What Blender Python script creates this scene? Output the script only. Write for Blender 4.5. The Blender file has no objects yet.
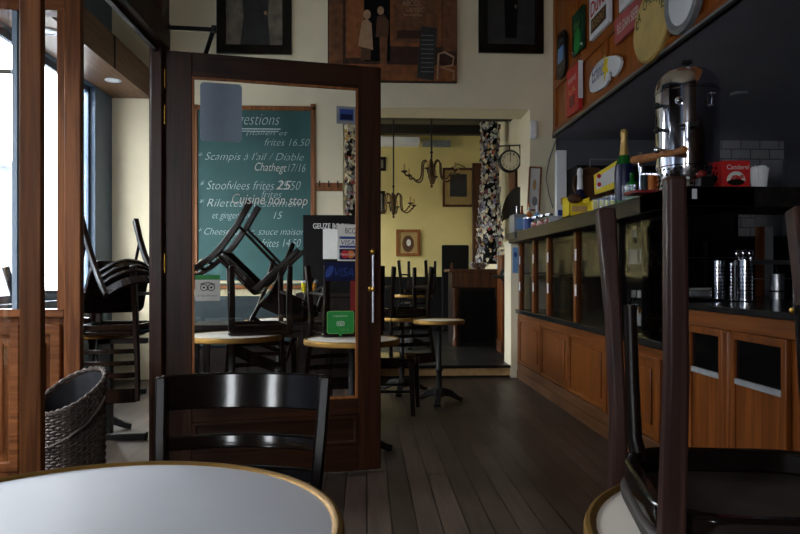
import bpy, bmesh, math, random
from mathutils import Vector, Matrix
random.seed(7)
PI = math.pi
S = bpy.context.scene
COL = S.collection
# ------------------------------------------------------------------ camera model
F = 680.0; CH = 1.12; YAW = math.atan(33.0/680.0); HZ = 275.0
cy, sy = math.cos(YAW), math.sin(YAW)
def ray(px, py):
    x = (px-400.0)/F; z = (HZ-py)/F
    return Vector((x*cy+sy, -x*sy+cy, z))
def W(px, py, X=None, Y=None, Z=None):
    r = ray(px, py)
    if Y is not None: t = Y/r.y
    elif X is not None: t = X/r.x
    else: t = (Z-CH)/r.z
    return Vector((0, 0, CH)) + r*t
def WX(px, Y): return W(px, HZ, Y=Y).x
def WZ(py, px, Y): return W(px, py, Y=Y).z
cam = bpy.data.cameras.new('camera'); co = bpy.data.objects.new('camera', cam); COL.objects.link(co)
co.location = (0, 0, CH); co.rotation_euler = (PI/2, 0, -YAW)
cam.sensor_width = 36; cam.lens = F/800*36; cam.shift_y = 8/800.0
cam.clip_start = 0.05
S.camera = co

# ------------------------------------------------------------------ materials
def lin(c):
    c /= 255.0
    return c/12.92 if c <= 0.04045 else ((c+0.055)/1.055)**2.4
def rgb(r, g, b): return (lin(r), lin(g), lin(b), 1)
def base(name):
    m = bpy.data.materials.new(name); m.use_nodes = True
    nt = m.node_tree; return m, nt, nt.nodes['Principled BSDF']
def plain(name, c, rough=0.5, metal=0, var=0.12, scale=18, bump=0.0, coat=0, spec=.4):
    m, nt, b = base(name)
    tc = nt.nodes.new('ShaderNodeTexCoord'); n = nt.nodes.new('ShaderNodeTexNoise')
    n.inputs['Scale'].default_value = scale; n.inputs['Detail'].default_value = 4
    nt.links.new(tc.outputs['Object'], n.inputs['Vector'])
    r = nt.nodes.new('ShaderNodeValToRGB')
    r.color_ramp.elements[0].color = tuple(x*(1-var) for x in c[:3])+(1,)
    r.color_ramp.elements[1].color = tuple(min(1, x*(1+var)) for x in c[:3])+(1,)
    r.color_ramp.elements[0].position = .3; r.color_ramp.elements[1].position = .7
    nt.links.new(n.outputs['Fac'], r.inputs['Fac']); nt.links.new(r.outputs['Color'], b.inputs['Base Color'])
    b.inputs['Roughness'].default_value = rough; b.inputs['Metallic'].default_value = metal
    b.inputs['Coat Weight'].default_value = coat; b.inputs['Specular IOR Level'].default_value = spec
    if bump:
        bp = nt.nodes.new('ShaderNodeBump'); bp.inputs['Strength'].default_value = bump; bp.inputs['Distance'].default_value = .01
        nt.links.new(n.outputs['Fac'], bp.inputs['Height']); nt.links.new(bp.outputs['Normal'], b.inputs['Normal'])
    return m
def wood(name, c1, c2, axis='z', rough=0.4, scale=1.0, coat=0.0, spec=.22):
    m, nt, b = base(name)
    tc = nt.nodes.new('ShaderNodeTexCoord'); mp = nt.nodes.new('ShaderNodeMapping')
    s = {'x': (1.2, 22, 22), 'y': (22, 1.2, 22), 'z': (22, 22, 1.2)}[axis]
    mp.inputs['Scale'].default_value = tuple(k*scale for k in s)
    n = nt.nodes.new('ShaderNodeTexNoise'); n.inputs['Scale'].default_value = 1.6; n.inputs['Detail'].default_value = 6
    n.inputs['Distortion'].default_value = .6
    nt.links.new(tc.outputs['Object'], mp.inputs['Vector']); nt.links.new(mp.outputs['Vector'], n.inputs['Vector'])
    r = nt.nodes.new('ShaderNodeValToRGB')
    r.color_ramp.elements[0].color = c1; r.color_ramp.elements[1].color = c2
    r.color_ramp.elements[0].position = .36; r.color_ramp.elements[1].position = .66
    nt.links.new(n.outputs['Fac'], r.inputs['Fac']); nt.links.new(r.outputs['Color'], b.inputs['Base Color'])
    b.inputs['Specular IOR Level'].default_value = spec
    b.inputs['Roughness'].default_value = rough; b.inputs['Coat Weight'].default_value = coat; b.inputs['Coat Roughness'].default_value = .15
    bp = nt.nodes.new('ShaderNodeBump'); bp.inputs['Strength'].default_value = .12; bp.inputs['Distance'].default_value = .004
    nt.links.new(n.outputs['Fac'], bp.inputs['Height']); nt.links.new(bp.outputs['Normal'], b.inputs['Normal'])
    return m
def glass(name, tint=(1, 1, 1, 1), refl=1.0, ior=1.5):
    m = bpy.data.materials.new(name); m.use_nodes = True; nt = m.node_tree; nt.nodes.clear()
    o = nt.nodes.new('ShaderNodeOutputMaterial'); t = nt.nodes.new('ShaderNodeBsdfTransparent'); t.inputs['Color'].default_value = tint
    g = nt.nodes.new('ShaderNodeBsdfGlossy'); g.inputs['Roughness'].default_value = .01; g.inputs['Color'].default_value = (refl, refl, refl, 1)
    fr = nt.nodes.new('ShaderNodeFresnel'); fr.inputs['IOR'].default_value = ior
    ge = nt.nodes.new('ShaderNodeNewGeometry'); mr = nt.nodes.new('ShaderNodeMapRange'); mr.inputs['To Min'].default_value = ior; mr.inputs['To Max'].default_value = 1/ior
    nt.links.new(ge.outputs['Backfacing'], mr.inputs['Value']); nt.links.new(mr.outputs[0], fr.inputs['IOR'])
    mx = nt.nodes.new('ShaderNodeMixShader')
    nt.links.new(fr.outputs[0], mx.inputs[0]); nt.links.new(t.outputs[0], mx.inputs[1]); nt.links.new(g.outputs[0], mx.inputs[2])
    nt.links.new(mx.outputs[0], o.inputs[0]); return m
def brickmat(name, c1, c2, mortar, width, row, msize, rot=0.0, rough=.5, plane='xy', offset=.37, noise=True, squash=1):
    m, nt, b = base(name)
    tc = nt.nodes.new('ShaderNodeTexCoord'); mp = nt.nodes.new('ShaderNodeMapping')
    if plane == 'xz': mp.inputs['Rotation'].default_value = (-PI/2, 0, 0)
    else: mp.inputs['Rotation'].default_value = (0, 0, rot)
    bk = nt.nodes.new('ShaderNodeTexBrick'); bk.inputs['Scale'].default_value = 1
    bk.offset = offset
    bk.inputs['Color1'].default_value = c1; bk.inputs['Color2'].default_value = c2; bk.inputs['Mortar'].default_value = mortar
    bk.inputs['Brick Width'].default_value = width; bk.inputs['Row Height'].default_value = row; bk.inputs['Mortar Size'].default_value = msize
    bk.inputs['Mortar Smooth'].default_value = .2
    nt.links.new(tc.outputs['Object'], mp.inputs['Vector']); nt.links.new(mp.outputs['Vector'], bk.inputs['Vector'])
    last = bk.outputs['Color']
    if noise:
        mp2 = nt.nodes.new('ShaderNodeMapping'); mp2.inputs['Scale'].default_value = (40, 2.5, 10)
        n = nt.nodes.new('ShaderNodeTexNoise'); n.inputs['Scale'].default_value = 1; n.inputs['Detail'].default_value = 6
        nt.links.new(tc.outputs['Object'], mp2.inputs['Vector']); nt.links.new(mp2.outputs['Vector'], n.inputs['Vector'])
        n2 = nt.nodes.new('ShaderNodeTexNoise'); n2.inputs['Scale'].default_value = 1.7; n2.inputs['Detail'].default_value = 5
        nt.links.new(tc.outputs['Object'], n2.inputs['Vector'])
        ad = nt.nodes.new('ShaderNodeMath'); ad.operation = 'MULTIPLY'
        nt.links.new(n.outputs['Fac'], ad.inputs[0]); nt.links.new(n2.outputs['Fac'], ad.inputs[1])
        rp = nt.nodes.new('ShaderNodeMapRange'); rp.inputs['From Min'].default_value = .12; rp.inputs['From Max'].default_value = .42
        rp.inputs['To Min'].default_value = .55; rp.inputs['To Max'].default_value = 1.5
        nt.links.new(ad.outputs[0], rp.inputs['Value'])
        mu = nt.nodes.new('ShaderNodeMix'); mu.data_type = 'RGBA'; mu.blend_type = 'MULTIPLY'; mu.inputs[0].default_value = 1
        nt.links.new(last, mu.inputs[6]); nt.links.new(rp.outputs[0], mu.inputs[7]); last = mu.outputs[2]
        rr = nt.nodes.new('ShaderNodeMapRange'); rr.inputs['To Min'].default_value = rough-.12; rr.inputs['To Max'].default_value = rough+.15
        nt.links.new(n2.outputs['Fac'], rr.inputs['Value']); nt.links.new(rr.outputs[0], b.inputs['Roughness'])
    else: b.inputs['Roughness'].default_value = rough
    b.inputs['Specular IOR Level'].default_value = .35
    nt.links.new(last, b.inputs['Base Color'])
    bp = nt.nodes.new('ShaderNodeBump'); bp.invert = True; bp.inputs['Strength'].default_value = .4; bp.inputs['Distance'].default_value = .004
    nt.links.new(bk.outputs['Fac'], bp.inputs['Height']); nt.links.new(bp.outputs['Normal'], b.inputs['Normal'])
    return m

M = {}
M['cream'] = plain('cream_paint', rgb(234, 222, 190), .7, var=.04, scale=3)
M['creamjamb'] = plain('cream_jamb', rgb(222, 212, 184), .6, var=.03, scale=4)
M['yellow'] = plain('yellow_paint', rgb(208, 192, 130), .7, var=.06, scale=2)
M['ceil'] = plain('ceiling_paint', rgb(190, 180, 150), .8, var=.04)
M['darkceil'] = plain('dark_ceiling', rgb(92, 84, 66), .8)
M['beamdark'] = plain('beam_dark', rgb(30, 26, 22), .6)
M['charcoal'] = plain('charcoal_paint', rgb(92, 91, 98), .6, var=.05, scale=5)
M['barceil'] = plain('bar_ceiling_paint', rgb(140, 137, 148), .6, var=.04, scale=4)
M['blackpaint'] = plain('black_paint', rgb(12, 11, 12), .6, spec=.12)
M['floor'] = brickmat('floor_boards', rgb(70, 58, 51), rgb(46, 37, 32), rgb(8, 6, 6), 1.9, .112, .0035, rot=PI/2, rough=.40)
M['tilefloor'] = brickmat('dark_floor_tile', rgb(26, 26, 27), rgb(22, 22, 23), rgb(12, 12, 12), .3, .3, .004, rough=.35, offset=0)
M['whitetile'] = brickmat('white_tile', rgb(176, 173, 175), rgb(166, 164, 168), rgb(90, 88, 88), .22, .11, .005, rough=.25, plane='xz', offset=.5, noise=False)
M['post'] = wood('post_wood', rgb(90, 50, 24), rgb(132, 80, 42), 'z', .42)
M['postx'] = wood('post_wood_x', rgb(84, 46, 22), rgb(124, 74, 38), 'x', .42)
M['door'] = wood('door_wood', rgb(36, 18, 9), rgb(58, 30, 15), 'z', .38)
M['doorx'] = wood('door_wood_x', rgb(36, 18, 9), rgb(56, 29, 15), 'x', .38)
M['beam'] = wood('beam_wood', rgb(38, 24, 18), rgb(58, 36, 25), 'y', .45)
M['bar'] = wood('bar_wood', rgb(82, 41, 11), rgb(116, 62, 19), 'z', .38)
M['barx'] = wood('bar_wood_y', rgb(82, 42, 12), rgb(114, 61, 20), 'y', .4)
M['barbase'] = wood('bar_base_wood', rgb(70, 42, 24), rgb(98, 64, 38), 'y', .5)
M['sign'] = wood('signboard_wood', rgb(126, 64, 18), rgb(170, 94, 30), 'z', .35)
M['signx'] = wood('signboard_wood_y', rgb(116, 58, 16), rgb(156, 86, 28), 'y', .35)
M['soffit'] = wood('soffit_wood', rgb(112, 84, 62), rgb(134, 104, 80), 'y', .45)
M['frame'] = wood('frame_wood', rgb(112, 66, 32), rgb(150, 94, 50), 'z', .4)
M['chair'] = wood('chair_wood', rgb(13, 8, 6), rgb(21, 13, 10), 'z', .28, spec=.13)
M['chairx'] = wood('chair_wood_x', rgb(11, 7, 6), rgb(18, 11, 9), 'x', .1, spec=.3)
M['leg'] = wood('worn_leg_wood', rgb(34, 19, 16), rgb(58, 36, 31), 'z', .4)
M['seatunder'] = plain('seat_underside', rgb(40, 33, 29), .6, scale=9, var=.2)
M['ledge'] = wood('dark_ledge', rgb(22, 20, 19), rgb(38, 34, 32), 'y', .42)
M['dark'] = plain('dark_wood', rgb(22, 15, 12), .45, spec=.2)
M['mantel'] = wood('mantel_wood', rgb(58, 34, 20), rgb(88, 52, 28), 'z', .4)
M['whitetop'] = plain('white_tabletop', rgb(196, 199, 208), .5, var=.025, scale=5)
M['marble'] = plain('marble_top', rgb(205, 198, 188), .3, var=.07, scale=7)
M['brass'] = plain('brass', rgb(176, 138, 66), .32, metal=1, var=.1)
M['brassdull'] = plain('brass_rim', rgb(134, 102, 50), .5, metal=.8, var=.12, scale=12)
M['iron'] = plain('cast_iron', rgb(26, 25, 25), .5, metal=.3)
M['steel'] = plain('polished_steel', rgb(228, 228, 236), .1, metal=1, var=.03)
M['steeldull'] = plain('brushed_steel', rgb(190, 190, 195), .35, metal=1, var=.05)
M['black'] = plain('black_plastic', rgb(16, 16, 17), .35)
M['blackgloss'] = plain('black_gloss', rgb(8, 8, 9), .12)
M['stone'] = plain('black_stone', rgb(20, 20, 22), .18, var=.3, scale=60)
M['white'] = plain('white_plastic', rgb(225, 226, 230), .5, var=.02)
M['paper'] = plain('white_paper', rgb(215, 214, 208), .7, var=.04)
M['greyblue'] = plain('grey_blue_plate', rgb(120, 134, 150), .5, var=.04)
M['blueframe'] = plain('blue_grey_frame', rgb(84, 104, 126), .5, var=.05)
M['chalk'] = plain('chalkboard_green', rgb(40, 84, 82), .6, var=.1, scale=4)
M['chalkwhite'] = plain('chalk', rgb(186, 198, 197), .9, var=.2, scale=90)
M['chalkpink'] = plain('chalk_marker', rgb(226, 214, 206), .8, var=.05)
M['red'] = plain('red_print', rgb(196, 36, 36), .45, var=.06)
M['redd'] = plain('dark_red', rgb(120, 26, 26), .45)
M['pinkred'] = plain('faded_red', rgb(176, 84, 84), .5)
M['yellowp'] = plain('yellow_card', rgb(232, 204, 36), .5, var=.04)
M['green'] = plain('green_print', rgb(38, 140, 62), .45, var=.05)
M['dgreen'] = plain('dark_green', rgb(22, 66, 42), .4)
M['lgreen'] = plain('light_green', rgb(120, 176, 96), .45)
M['blue'] = plain('blue_print', rgb(40, 66, 132), .4)
M['lblue'] = plain('light_blue', rgb(110, 150, 196), .4)
M['dblue'] = plain('dark_blue', rgb(20, 26, 62), .3)
M['gold'] = plain('gold_foil', rgb(206, 170, 104), .4, metal=.6)
M['goldsign'] = plain('gold_enamel', rgb(206, 178, 112), .35, var=.14, scale=6)
M['teal'] = plain('teal_vinyl', rgb(12, 34, 38), .5)
M['beadboard'] = plain('beadboard', rgb(196, 184, 148), .6, var=.04)
M['grey'] = plain('grey_plastic', rgb(126, 128, 132), .5)
M['tan'] = plain('tan_cardboard', rgb(186, 150, 100), .6)
M['orange'] = plain('orange', rgb(200, 116, 50), .4)
M['brown'] = plain('brown', rgb(82, 52, 32), .5)
M['skin'] = plain('sepia_light', rgb(168, 134, 104), .7)
M['sepia'] = plain('sepia_mid', rgb(110, 70, 42), .7, var=.4, scale=14)
M['sepiad'] = plain('sepia_dark', rgb(60, 34, 22), .7, var=.4, scale=14)
M['sepiao'] = plain('sepia_orange', rgb(130, 78, 40), .7, var=.35, scale=14)
M['photodark'] = plain('photo_dark', rgb(44, 44, 45), .5, var=.3, scale=9)
M['photogrey'] = plain('photo_grey', rgb(112, 104, 90), .5, var=.5, scale=8)
M['mat'] = plain('mount_card', rgb(160, 134, 84), .7)
M['wicker'] = plain('wicker', rgb(74, 62, 56), .6, var=.35, scale=60)
M['liner'] = plain('basket_liner', rgb(46, 46, 50), .3, var=.5, scale=14)
M['pepper'] = wood('turned_beech', rgb(150, 92, 52), rgb(182, 120, 72), 'x', .35)
M['facade'] = plain('facade', rgb(74, 80, 88), .8, var=.06, scale=2)
M['facadeglass'] = plain('facade_window', rgb(40, 48, 58), .3)
M['asphalt'] = plain('pavement', rgb(84, 88, 94), .9, var=.1)
M['awning'] = plain('awning_canvas', rgb(206, 208, 212), .8)
M['glass'] = glass('clear_glass')
M['glassg'] = glass('green_tint_glass', (.86, .92, .88, 1))
M['glassb'] = glass('dark_vitrine_glass', (.85, .85, .86, 1), .22, 1.42)
M['tumbler'] = glass('tumbler_glass', (.86, .88, .9, 1), 1, 1.7)
M['bottleg'] = plain('green_bottle', rgb(22, 92, 34), .1)
M['bottled'] = plain('dark_bottle', rgb(16, 18, 14), .1)
M['bottleb'] = plain('amber_bottle', rgb(120, 54, 20), .12)
M['beer'] = plain('amber_drink', rgb(222, 150, 40), .15)
M['lemon'] = plain('yellow_drink', rgb(216, 196, 40), .15)
M['lilac'] = plain('lilac_paper', rgb(150, 142, 168), .7)
M['lampglass'] = plain('lamp_lens', rgb(240, 240, 240), .3)

# ------------------------------------------------------------------ mesh builder
class MB:
    def __init__(s): s.v = []; s.f = []; s.mi = []; s.cur = 0
    def add(s, vs, fs):
        k = len(s.v); s.v += [tuple(p) for p in vs]
        for f in fs: s.f.append(tuple(i+k for i in f)); s.mi.append(s.cur)
    def box(s, x0, x1, y0, y1, z0, z1):
        s.add([(x0,y0,z0),(x1,y0,z0),(x1,y1,z0),(x0,y1,z0),(x0,y0,z1),(x1,y0,z1),(x1,y1,z1),(x0,y1,z1)],
              [(0,3,2,1),(4,5,6,7),(0,1,5,4),(1,2,6,5),(2,3,7,6),(3,0,4,7)]); return s
    def ring(s, a0, a1, z0, z1, w, b0, b1, plane='xz'):
        def P(u, v, t): return (u, t, v) if plane == 'xz' else (t, u, v)
        o = [(a0, z0), (a1, z0), (a1, z1), (a0, z1)]; i = [(a0+w, z0+w), (a1-w, z0+w), (a1-w, z1-w), (a0+w, z1-w)]
        vs = [P(u, v, b0) for u, v in o+i]+[P(u, v, b1) for u, v in o+i]; fs = []
        for k in range(4):
            j = (k+1) % 4
            fs += [(k, j, 4+j, 4+k), (8+k, 12+k, 12+j, 8+j), (k, 8+k, 8+j, j), (4+k, 4+j, 12+j, 12+k)]
        s.add(vs, fs); return s
    def cbox(s, c, d, rot=None):
        vs = []
        for z in (-.5,.5):
            for x, y in ((-.5,-.5),(.5,-.5),(.5,.5),(-.5,.5)):
                p = Vector((x*d[0], y*d[1], z*d[2]))
                if rot: p = rot @ p
                vs.append(p+Vector(c))
        s.add(vs, [(0,3,2,1),(4,5,6,7),(0,1,5,4),(1,2,6,5),(2,3,7,6),(3,0,4,7)]); return s
    def tube(s, pts, r, n=10, closed=False, cap=True, sq=None):
        pts = [Vector(p) for p in pts]; m = len(pts)
        rs = r if isinstance(r, (list, tuple)) else [r]*m
        rings = []; up = None
        for i, p in enumerate(pts):
            if closed: t = pts[(i+1)%m]-pts[i-1]
            else: t = pts[min(i+1,m-1)]-pts[max(i-1,0)]
            t.normalize()
            if up is None:
                up = Vector((0,0,1)) if abs(t.z) < .9 else Vector((0,1,0))
            a = up - t*up.dot(t)
            if a.length < 1e-6: a = t.orthogonal()
            a.normalize(); b = t.cross(a); up = a
            rings.append([p + (a*math.cos(2*PI*k/n)+b*math.sin(2*PI*k/n))*rs[i] for k in range(n)])
        vs = [q for ring in rings for q in ring]; fs = []
        for i in range(m if closed else m-1):
            j = (i+1) % m
            for k in range(n): fs.append((i*n+k, i*n+(k+1)%n, j*n+(k+1)%n, j*n+k))
        if cap and not closed:
            fs.append(tuple(range(n-1,-1,-1))); fs.append(tuple((m-1)*n+k for k in range(n)))
        s.add(vs, fs); return s
    def sweep(s, pts, secs, side=Vector((1,0,0))):
        """rectangular sweep; secs = (w along side, h across) per point"""
        pts = [Vector(p) for p in pts]; m = len(pts)
        if not isinstance(secs, list): secs = [secs]*m
        vs = []
        for i, p in enumerate(pts):
            t = (pts[min(i+1,m-1)]-pts[max(i-1,0)]).normalized()
            a = (side - t*side.dot(t)).normalized(); b = t.cross(a); w, h = secs[i]
            for (u, v) in ((-1,-1),(1,-1),(1,1),(-1,1)): vs.append(p+a*(u*w/2)+b*(v*h/2))
        fs = [(3,2,1,0), tuple((m-1)*4+k for k in range(4))]
        for i in range(m-1):
            for k in range(4): fs.append((i*4+k, i*4+(k+1)%4, (i+1)*4+(k+1)%4, (i+1)*4+k))
        s.add(vs, fs); return s
    def lathe(s, prof, c=(0,0,0), n=24, rot=None, ring=False):
        vs = []; fs = []; m = len(prof)
        for (r, z) in prof:
            for k in range(n):
                p = Vector((max(r,1e-4)*math.cos(2*PI*k/n), max(r,1e-4)*math.sin(2*PI*k/n), z))
                if rot: p = rot @ p
                vs.append(p+Vector(c))
        for i in range(m-1):
            for k in range(n): fs.append((i*n+k, i*n+(k+1)%n, (i+1)*n+(k+1)%n, (i+1)*n+k))
        if ring:
            for k in range(n): fs.append(((m-1)*n+k, (m-1)*n+(k+1)%n, (k+1)%n, k))
        else:
            fs.append(tuple(range(n-1,-1,-1))); fs.append(tuple((m-1)*n+k for k in range(n)))
        s.add(vs, fs); return s
    def prism(s, poly, a, b, plane='xz'):
        n = len(poly)
        def P(u, v, w): return {'xz': (u, w, v), 'xy': (u, v, w), 'yz': (w, u, v)}[plane]
        vs = [P(u, v, a) for u, v in poly]+[P(u, v, b) for u, v in poly]
        fs = [tuple(range(n)), tuple(range(2*n-1, n-1, -1))]
        for k in range(n): fs.append((k, n+k, n+(k+1)%n, (k+1)%n))
        s.add(vs, fs); return s
    def ball(s, c, r, n=12, sc=(1,1,1)):
        vs = []; fs = []; h = n//2
        for i in range(h+1):
            th = PI*i/h
            for k in range(n): vs.append((c[0]+sc[0]*r*max(math.sin(th),1e-3)*math.cos(2*PI*k/n), c[1]+sc[1]*r*max(math.sin(th),1e-3)*math.sin(2*PI*k/n), c[2]+sc[2]*r*math.cos(th)))
        for i in range(h):
            for k in range(n): fs.append((i*n+k, (i+1)*n+k, (i+1)*n+(k+1)%n, i*n+(k+1)%n))
        s.add(vs, fs); return s
    def build(s, name, mat, parent=None, smooth=True, bevel=0, label=None):
        me = bpy.data.meshes.new(name); me.from_pydata(s.v, [], s.f)
        mats = mat if isinstance(mat, (list, tuple)) else [mat]
        for q in mats: me.materials.append(M[q] if isinstance(q, str) else q)
        if len(mats) > 1: me.polygons.foreach_set('material_index', s.mi)
        bm = bmesh.new(); bm.from_mesh(me); bmesh.ops.recalc_face_normals(bm, faces=bm.faces); bm.to_mesh(me); bm.free()
        if smooth:
            me.polygons.foreach_set('use_smooth', [True]*len(me.polygons)); me.set_sharp_from_angle(angle=math.radians(38))
        me.update()
        o = bpy.data.objects.new(name, me); COL.objects.link(o)
        if parent: o.parent = parent
        if bevel:
            b = o.modifiers.new('bevel', 'BEVEL'); b.width = bevel; b.segments = 2; b.limit_method = 'ANGLE'; b.angle_limit = math.radians(50)
        if label: o['label'] = label
        return o
def rrect(x0, x1, y0, y1, r, n=5):
    out = []
    for (cx, cyy, a0) in ((x1-r, y1-r, 0), (x0+r, y1-r, 90), (x0+r, y0+r, 180), (x1-r, y0+r, 270)):
        for k in range(n+1):
            a = math.radians(a0+90*k/n); out.append((cx+r*math.cos(a), cyy+r*math.sin(a)))
    return out
def ellipse(cx, cz, rx, rz, n=28, tilt=0):
    return [(cx+rx*math.cos(2*PI*k/n)*math.cos(tilt)-rz*math.sin(2*PI*k/n)*math.sin(tilt), cz+rx*math.cos(2*PI*k/n)*math.sin(tilt)+rz*math.sin(2*PI*k/n)*math.cos(tilt)) for k in range(n)]
def thing(name, label, cat, loc=(0,0,0), rotz=0, group=None, kind=None):
    o = bpy.data.objects.new(name, None); COL.objects.link(o); o.empty_display_size = .1
    o.location = loc; o.rotation_euler = (0,0,rotz)
    if label: o['label'] = label
    if cat: o['category'] = cat
    if group: o['group'] = group
    if kind: o['kind'] = kind
    return o
def tag(o, label, cat, group=None, kind=None):
    o['label'] = label; o['category'] = cat
    if group: o['group'] = group
    if kind: o['kind'] = kind
    return o
def struct(o, label=None, cat=None):
    o['kind'] = 'structure'
    if label: o['label'] = label; o['category'] = cat
    return o
def dup(root, loc, rot, label, group=None):
    r = root.copy(); COL.objects.link(r); r.location = loc; r.rotation_euler = rot; r['label'] = label
    if group: r['group'] = group
    for ch in list(root.children):
        c = ch.copy(); COL.objects.link(c); c.parent = r
        for g in ch.children:
            d = g.copy(); COL.objects.link(d); d.parent = c
    return r
def text(name, s, mat, parent, x0, x1, z0, z1, y, shear=0.0, thin=0.0, rz=0, keep=False, label=None, mtx=None, bold=0):
    """lettering in the local xz plane of parent, read looking along +y, fitted into x0..x1, z0..z1"""
    cu = bpy.data.curves.new(name, 'FONT'); cu.body = s; cu.size = 1; cu.shear = shear; cu.offset = thin; cu.extrude = 0.0; cu.resolution_u = 3
    t = bpy.data.objects.new(name, cu); COL.objects.link(t)
    dg = bpy.context.evaluated_depsgraph_get(); me = bpy.data.meshes.new_from_object(t.evaluated_get(dg))
    bpy.data.objects.remove(t); bpy.data.curves.remove(cu)
    xs = [v.co.x for v in me.vertices]; ys = [v.co.y for v in me.vertices]
    ax, bx, ay, by = min(xs), max(xs), min(ys), max(ys)
    for v in me.vertices:
        X = x0+(v.co.x-ax)/(bx-ax)*(x1-x0); Z = z0+(v.co.y-ay)/(by-ay)*(z1-z0)
        Z += rz*(X-x0)
        p = Vector((X, y, Z)); v.co = mtx @ p if mtx else p
    me.materials.clear(); me.materials.append(M[mat]); me.name = name
    o = bpy.data.objects.new(name, me); COL.objects.link(o)
    if parent: o.parent = parent
    if label: o['label'] = label
    return o

# ------------------------------------------------------------------ the room
YB = 7.4      # back wall
YT = 7.87     # its rear face
XW = WX(112, 7.4)     # window wall (inner face)
XR = 5.6
ZC = 4.55
YF = -1.7
OX0, OX1 = WX(343, YB), WX(530, YB)     # opening to the back room
OZ = WZ(108.5, 450, YB)
XSIGN = 2.06
def slab(name, args, mat, label=None, cat=None):
    m = MB()
    for a in args: m.box(*a)
    o = m.build(name, mat, smooth=False); struct(o, label, cat); return o
slab('floor', [(XW-.3, XR+.1, YF-.3, YB+.02, -.1, 0)], 'floor')
slab('floor_raised', [(-3.2, 3.3, YB+.02, 12.4, -.1, .13)], 'tilefloor')
m = MB(); m.box(OX0, OX1, YB-.03, YB+.02, .105, .131); struct(m.build('trim_1', 'blackpaint'))
m = MB(); m.box(OX0, OX1, YB-.004, YB+.02, .02, .105); struct(m.build('trim_2', 'tan'))
slab('ceiling', [(XW-.3, XR+.1, YF-.3, YT, ZC, ZC+.1)], 'ceil')
slab('wall_back', [(XW-.3, OX0, YB, YT, 0, ZC), (OX0, OX1, YB, YT, OZ, ZC), (OX1, XSIGN+.02, YB, YT, 0, ZC),
                   ], 'cream')
slab('wall_back_bar', [(XSIGN+.02, XR, YB+.05, YT, 0, ZC)], 'charcoal')
slab('wall_right', [(XR, XR+.2, YF, YT, 0, ZC)], 'charcoal')
# window wall
wins = [(2.1, 2.95), (3.15, 4.7), (4.85, 6.95)]
ZS, ZH = .9, 3.0
a = [(XW-.1, XW, YF-.3, YB, 0, ZS), (XW-.1, XW, YF-.3, YB, ZH, ZC)]
e = YF-.3
for y0, y1 in wins+[(YB, YB)]: a.append((XW-.1, XW, e, y0, ZS, ZH)); e = y1
slab('wall_left', a, 'blueframe')
for i, (y0, y1) in enumerate(wins):
    r = thing('window_%d' % (i+1), None, None, (XW-.07, 0, 0), kind='structure')
    m = MB()
    m.box(-.02, .02, y0, y0+.05, ZS, ZH); m.box(-.02, .02, y1-.05, y1, ZS, ZH); m.box(-.02, .02, y0, y1, ZS, ZS+.06); m.box(-.02, .02, y0, y1, ZH-.06, ZH)
    m.build('window_frame', 'blueframe', r, False)
    m = MB(); m.box(-.003, .003, y0+.07, y1-.07, ZS+.07, ZH-.07); m.build('window_pane', 'glass', r, False)
    m = MB(); m.box(-.02, .12, y0-.05, y1+.05, ZS-.04, ZS); m.build('window_sill', 'blueframe', r, False)
# front wall behind the viewer
FW = [(-2.45, -1.95), (-.9, -.5)]
a = [(XW-.3, XR, YF-.2, YF, 0, .85), (XW-.3, XR, YF-.2, YF, 3.1, ZC)]
e = XW-.3
for x0, x1 in FW+[(XR, XR)]: a.append((e, x0, YF-.2, YF, .85, 3.1)); e = x1
slab('wall_front', a, 'brown')
for i, (x0, x1) in enumerate(FW):
    r = thing('window_%d' % (i+5), None, None, (0, YF-.1, 0), kind='structure')
    m = MB(); m.box(x0, x0+.08, -.04, .04, .85, 3.1); m.box(x1-.08, x1, -.04, .04, .85, 3.1); m.box(x0, x1, -.04, .04, .85, .95); m.box(x0, x1, -.04, .04, 3.0, 3.1)
    m.build('window_frame', 'post', r, False)
    m = MB(); m.box(x0+.08, x1-.08, -.003, .003, .95, 3.0); m.build('window_pane', 'glass', r, False)
# soffit above the windows, with downlights
so = thing('trim_3', None, None, kind='structure')
m = MB(); SX = WX(151, 7.4); SZ0 = WZ(98.5, 151, 7.4); SZ1 = WZ(70, 151, 7.4); m.box(XW, SX, 3.45, YB, SZ0, SZ1); m.build('soffit_box', 'soffit', so, False)
for py in (5.0, 6.35):
    m = MB(); m.box(SX-.005, SX+.005, py-.015, py+.015, SZ0, SZ1); m.build('soffit_joint', 'dark', so, False)
for k, (px, py) in enumerate(((113, 80), (48, 31))):
    p = W(px, py, Z=SZ0)
    t = thing('downlight', ['recessed round downlight in brown soffit near the cream end wall', 'recessed round downlight in brown soffit seen between the two timber posts'][k], 'ceiling light', (p.x, p.y, SZ0), group='soffit downlights')
    m = MB(); m.lathe([(.075, 0), (.075, -.008), (.055, -.012), (.05, -.002)], n=24, ring=True); m.build('trim_ring', 'white', t)
    m = MB(); m.lathe([(.05, -.001), (.045, -.006), (.001, -.009)], n=20); m.build('lens', 'lampglass', t)
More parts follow.
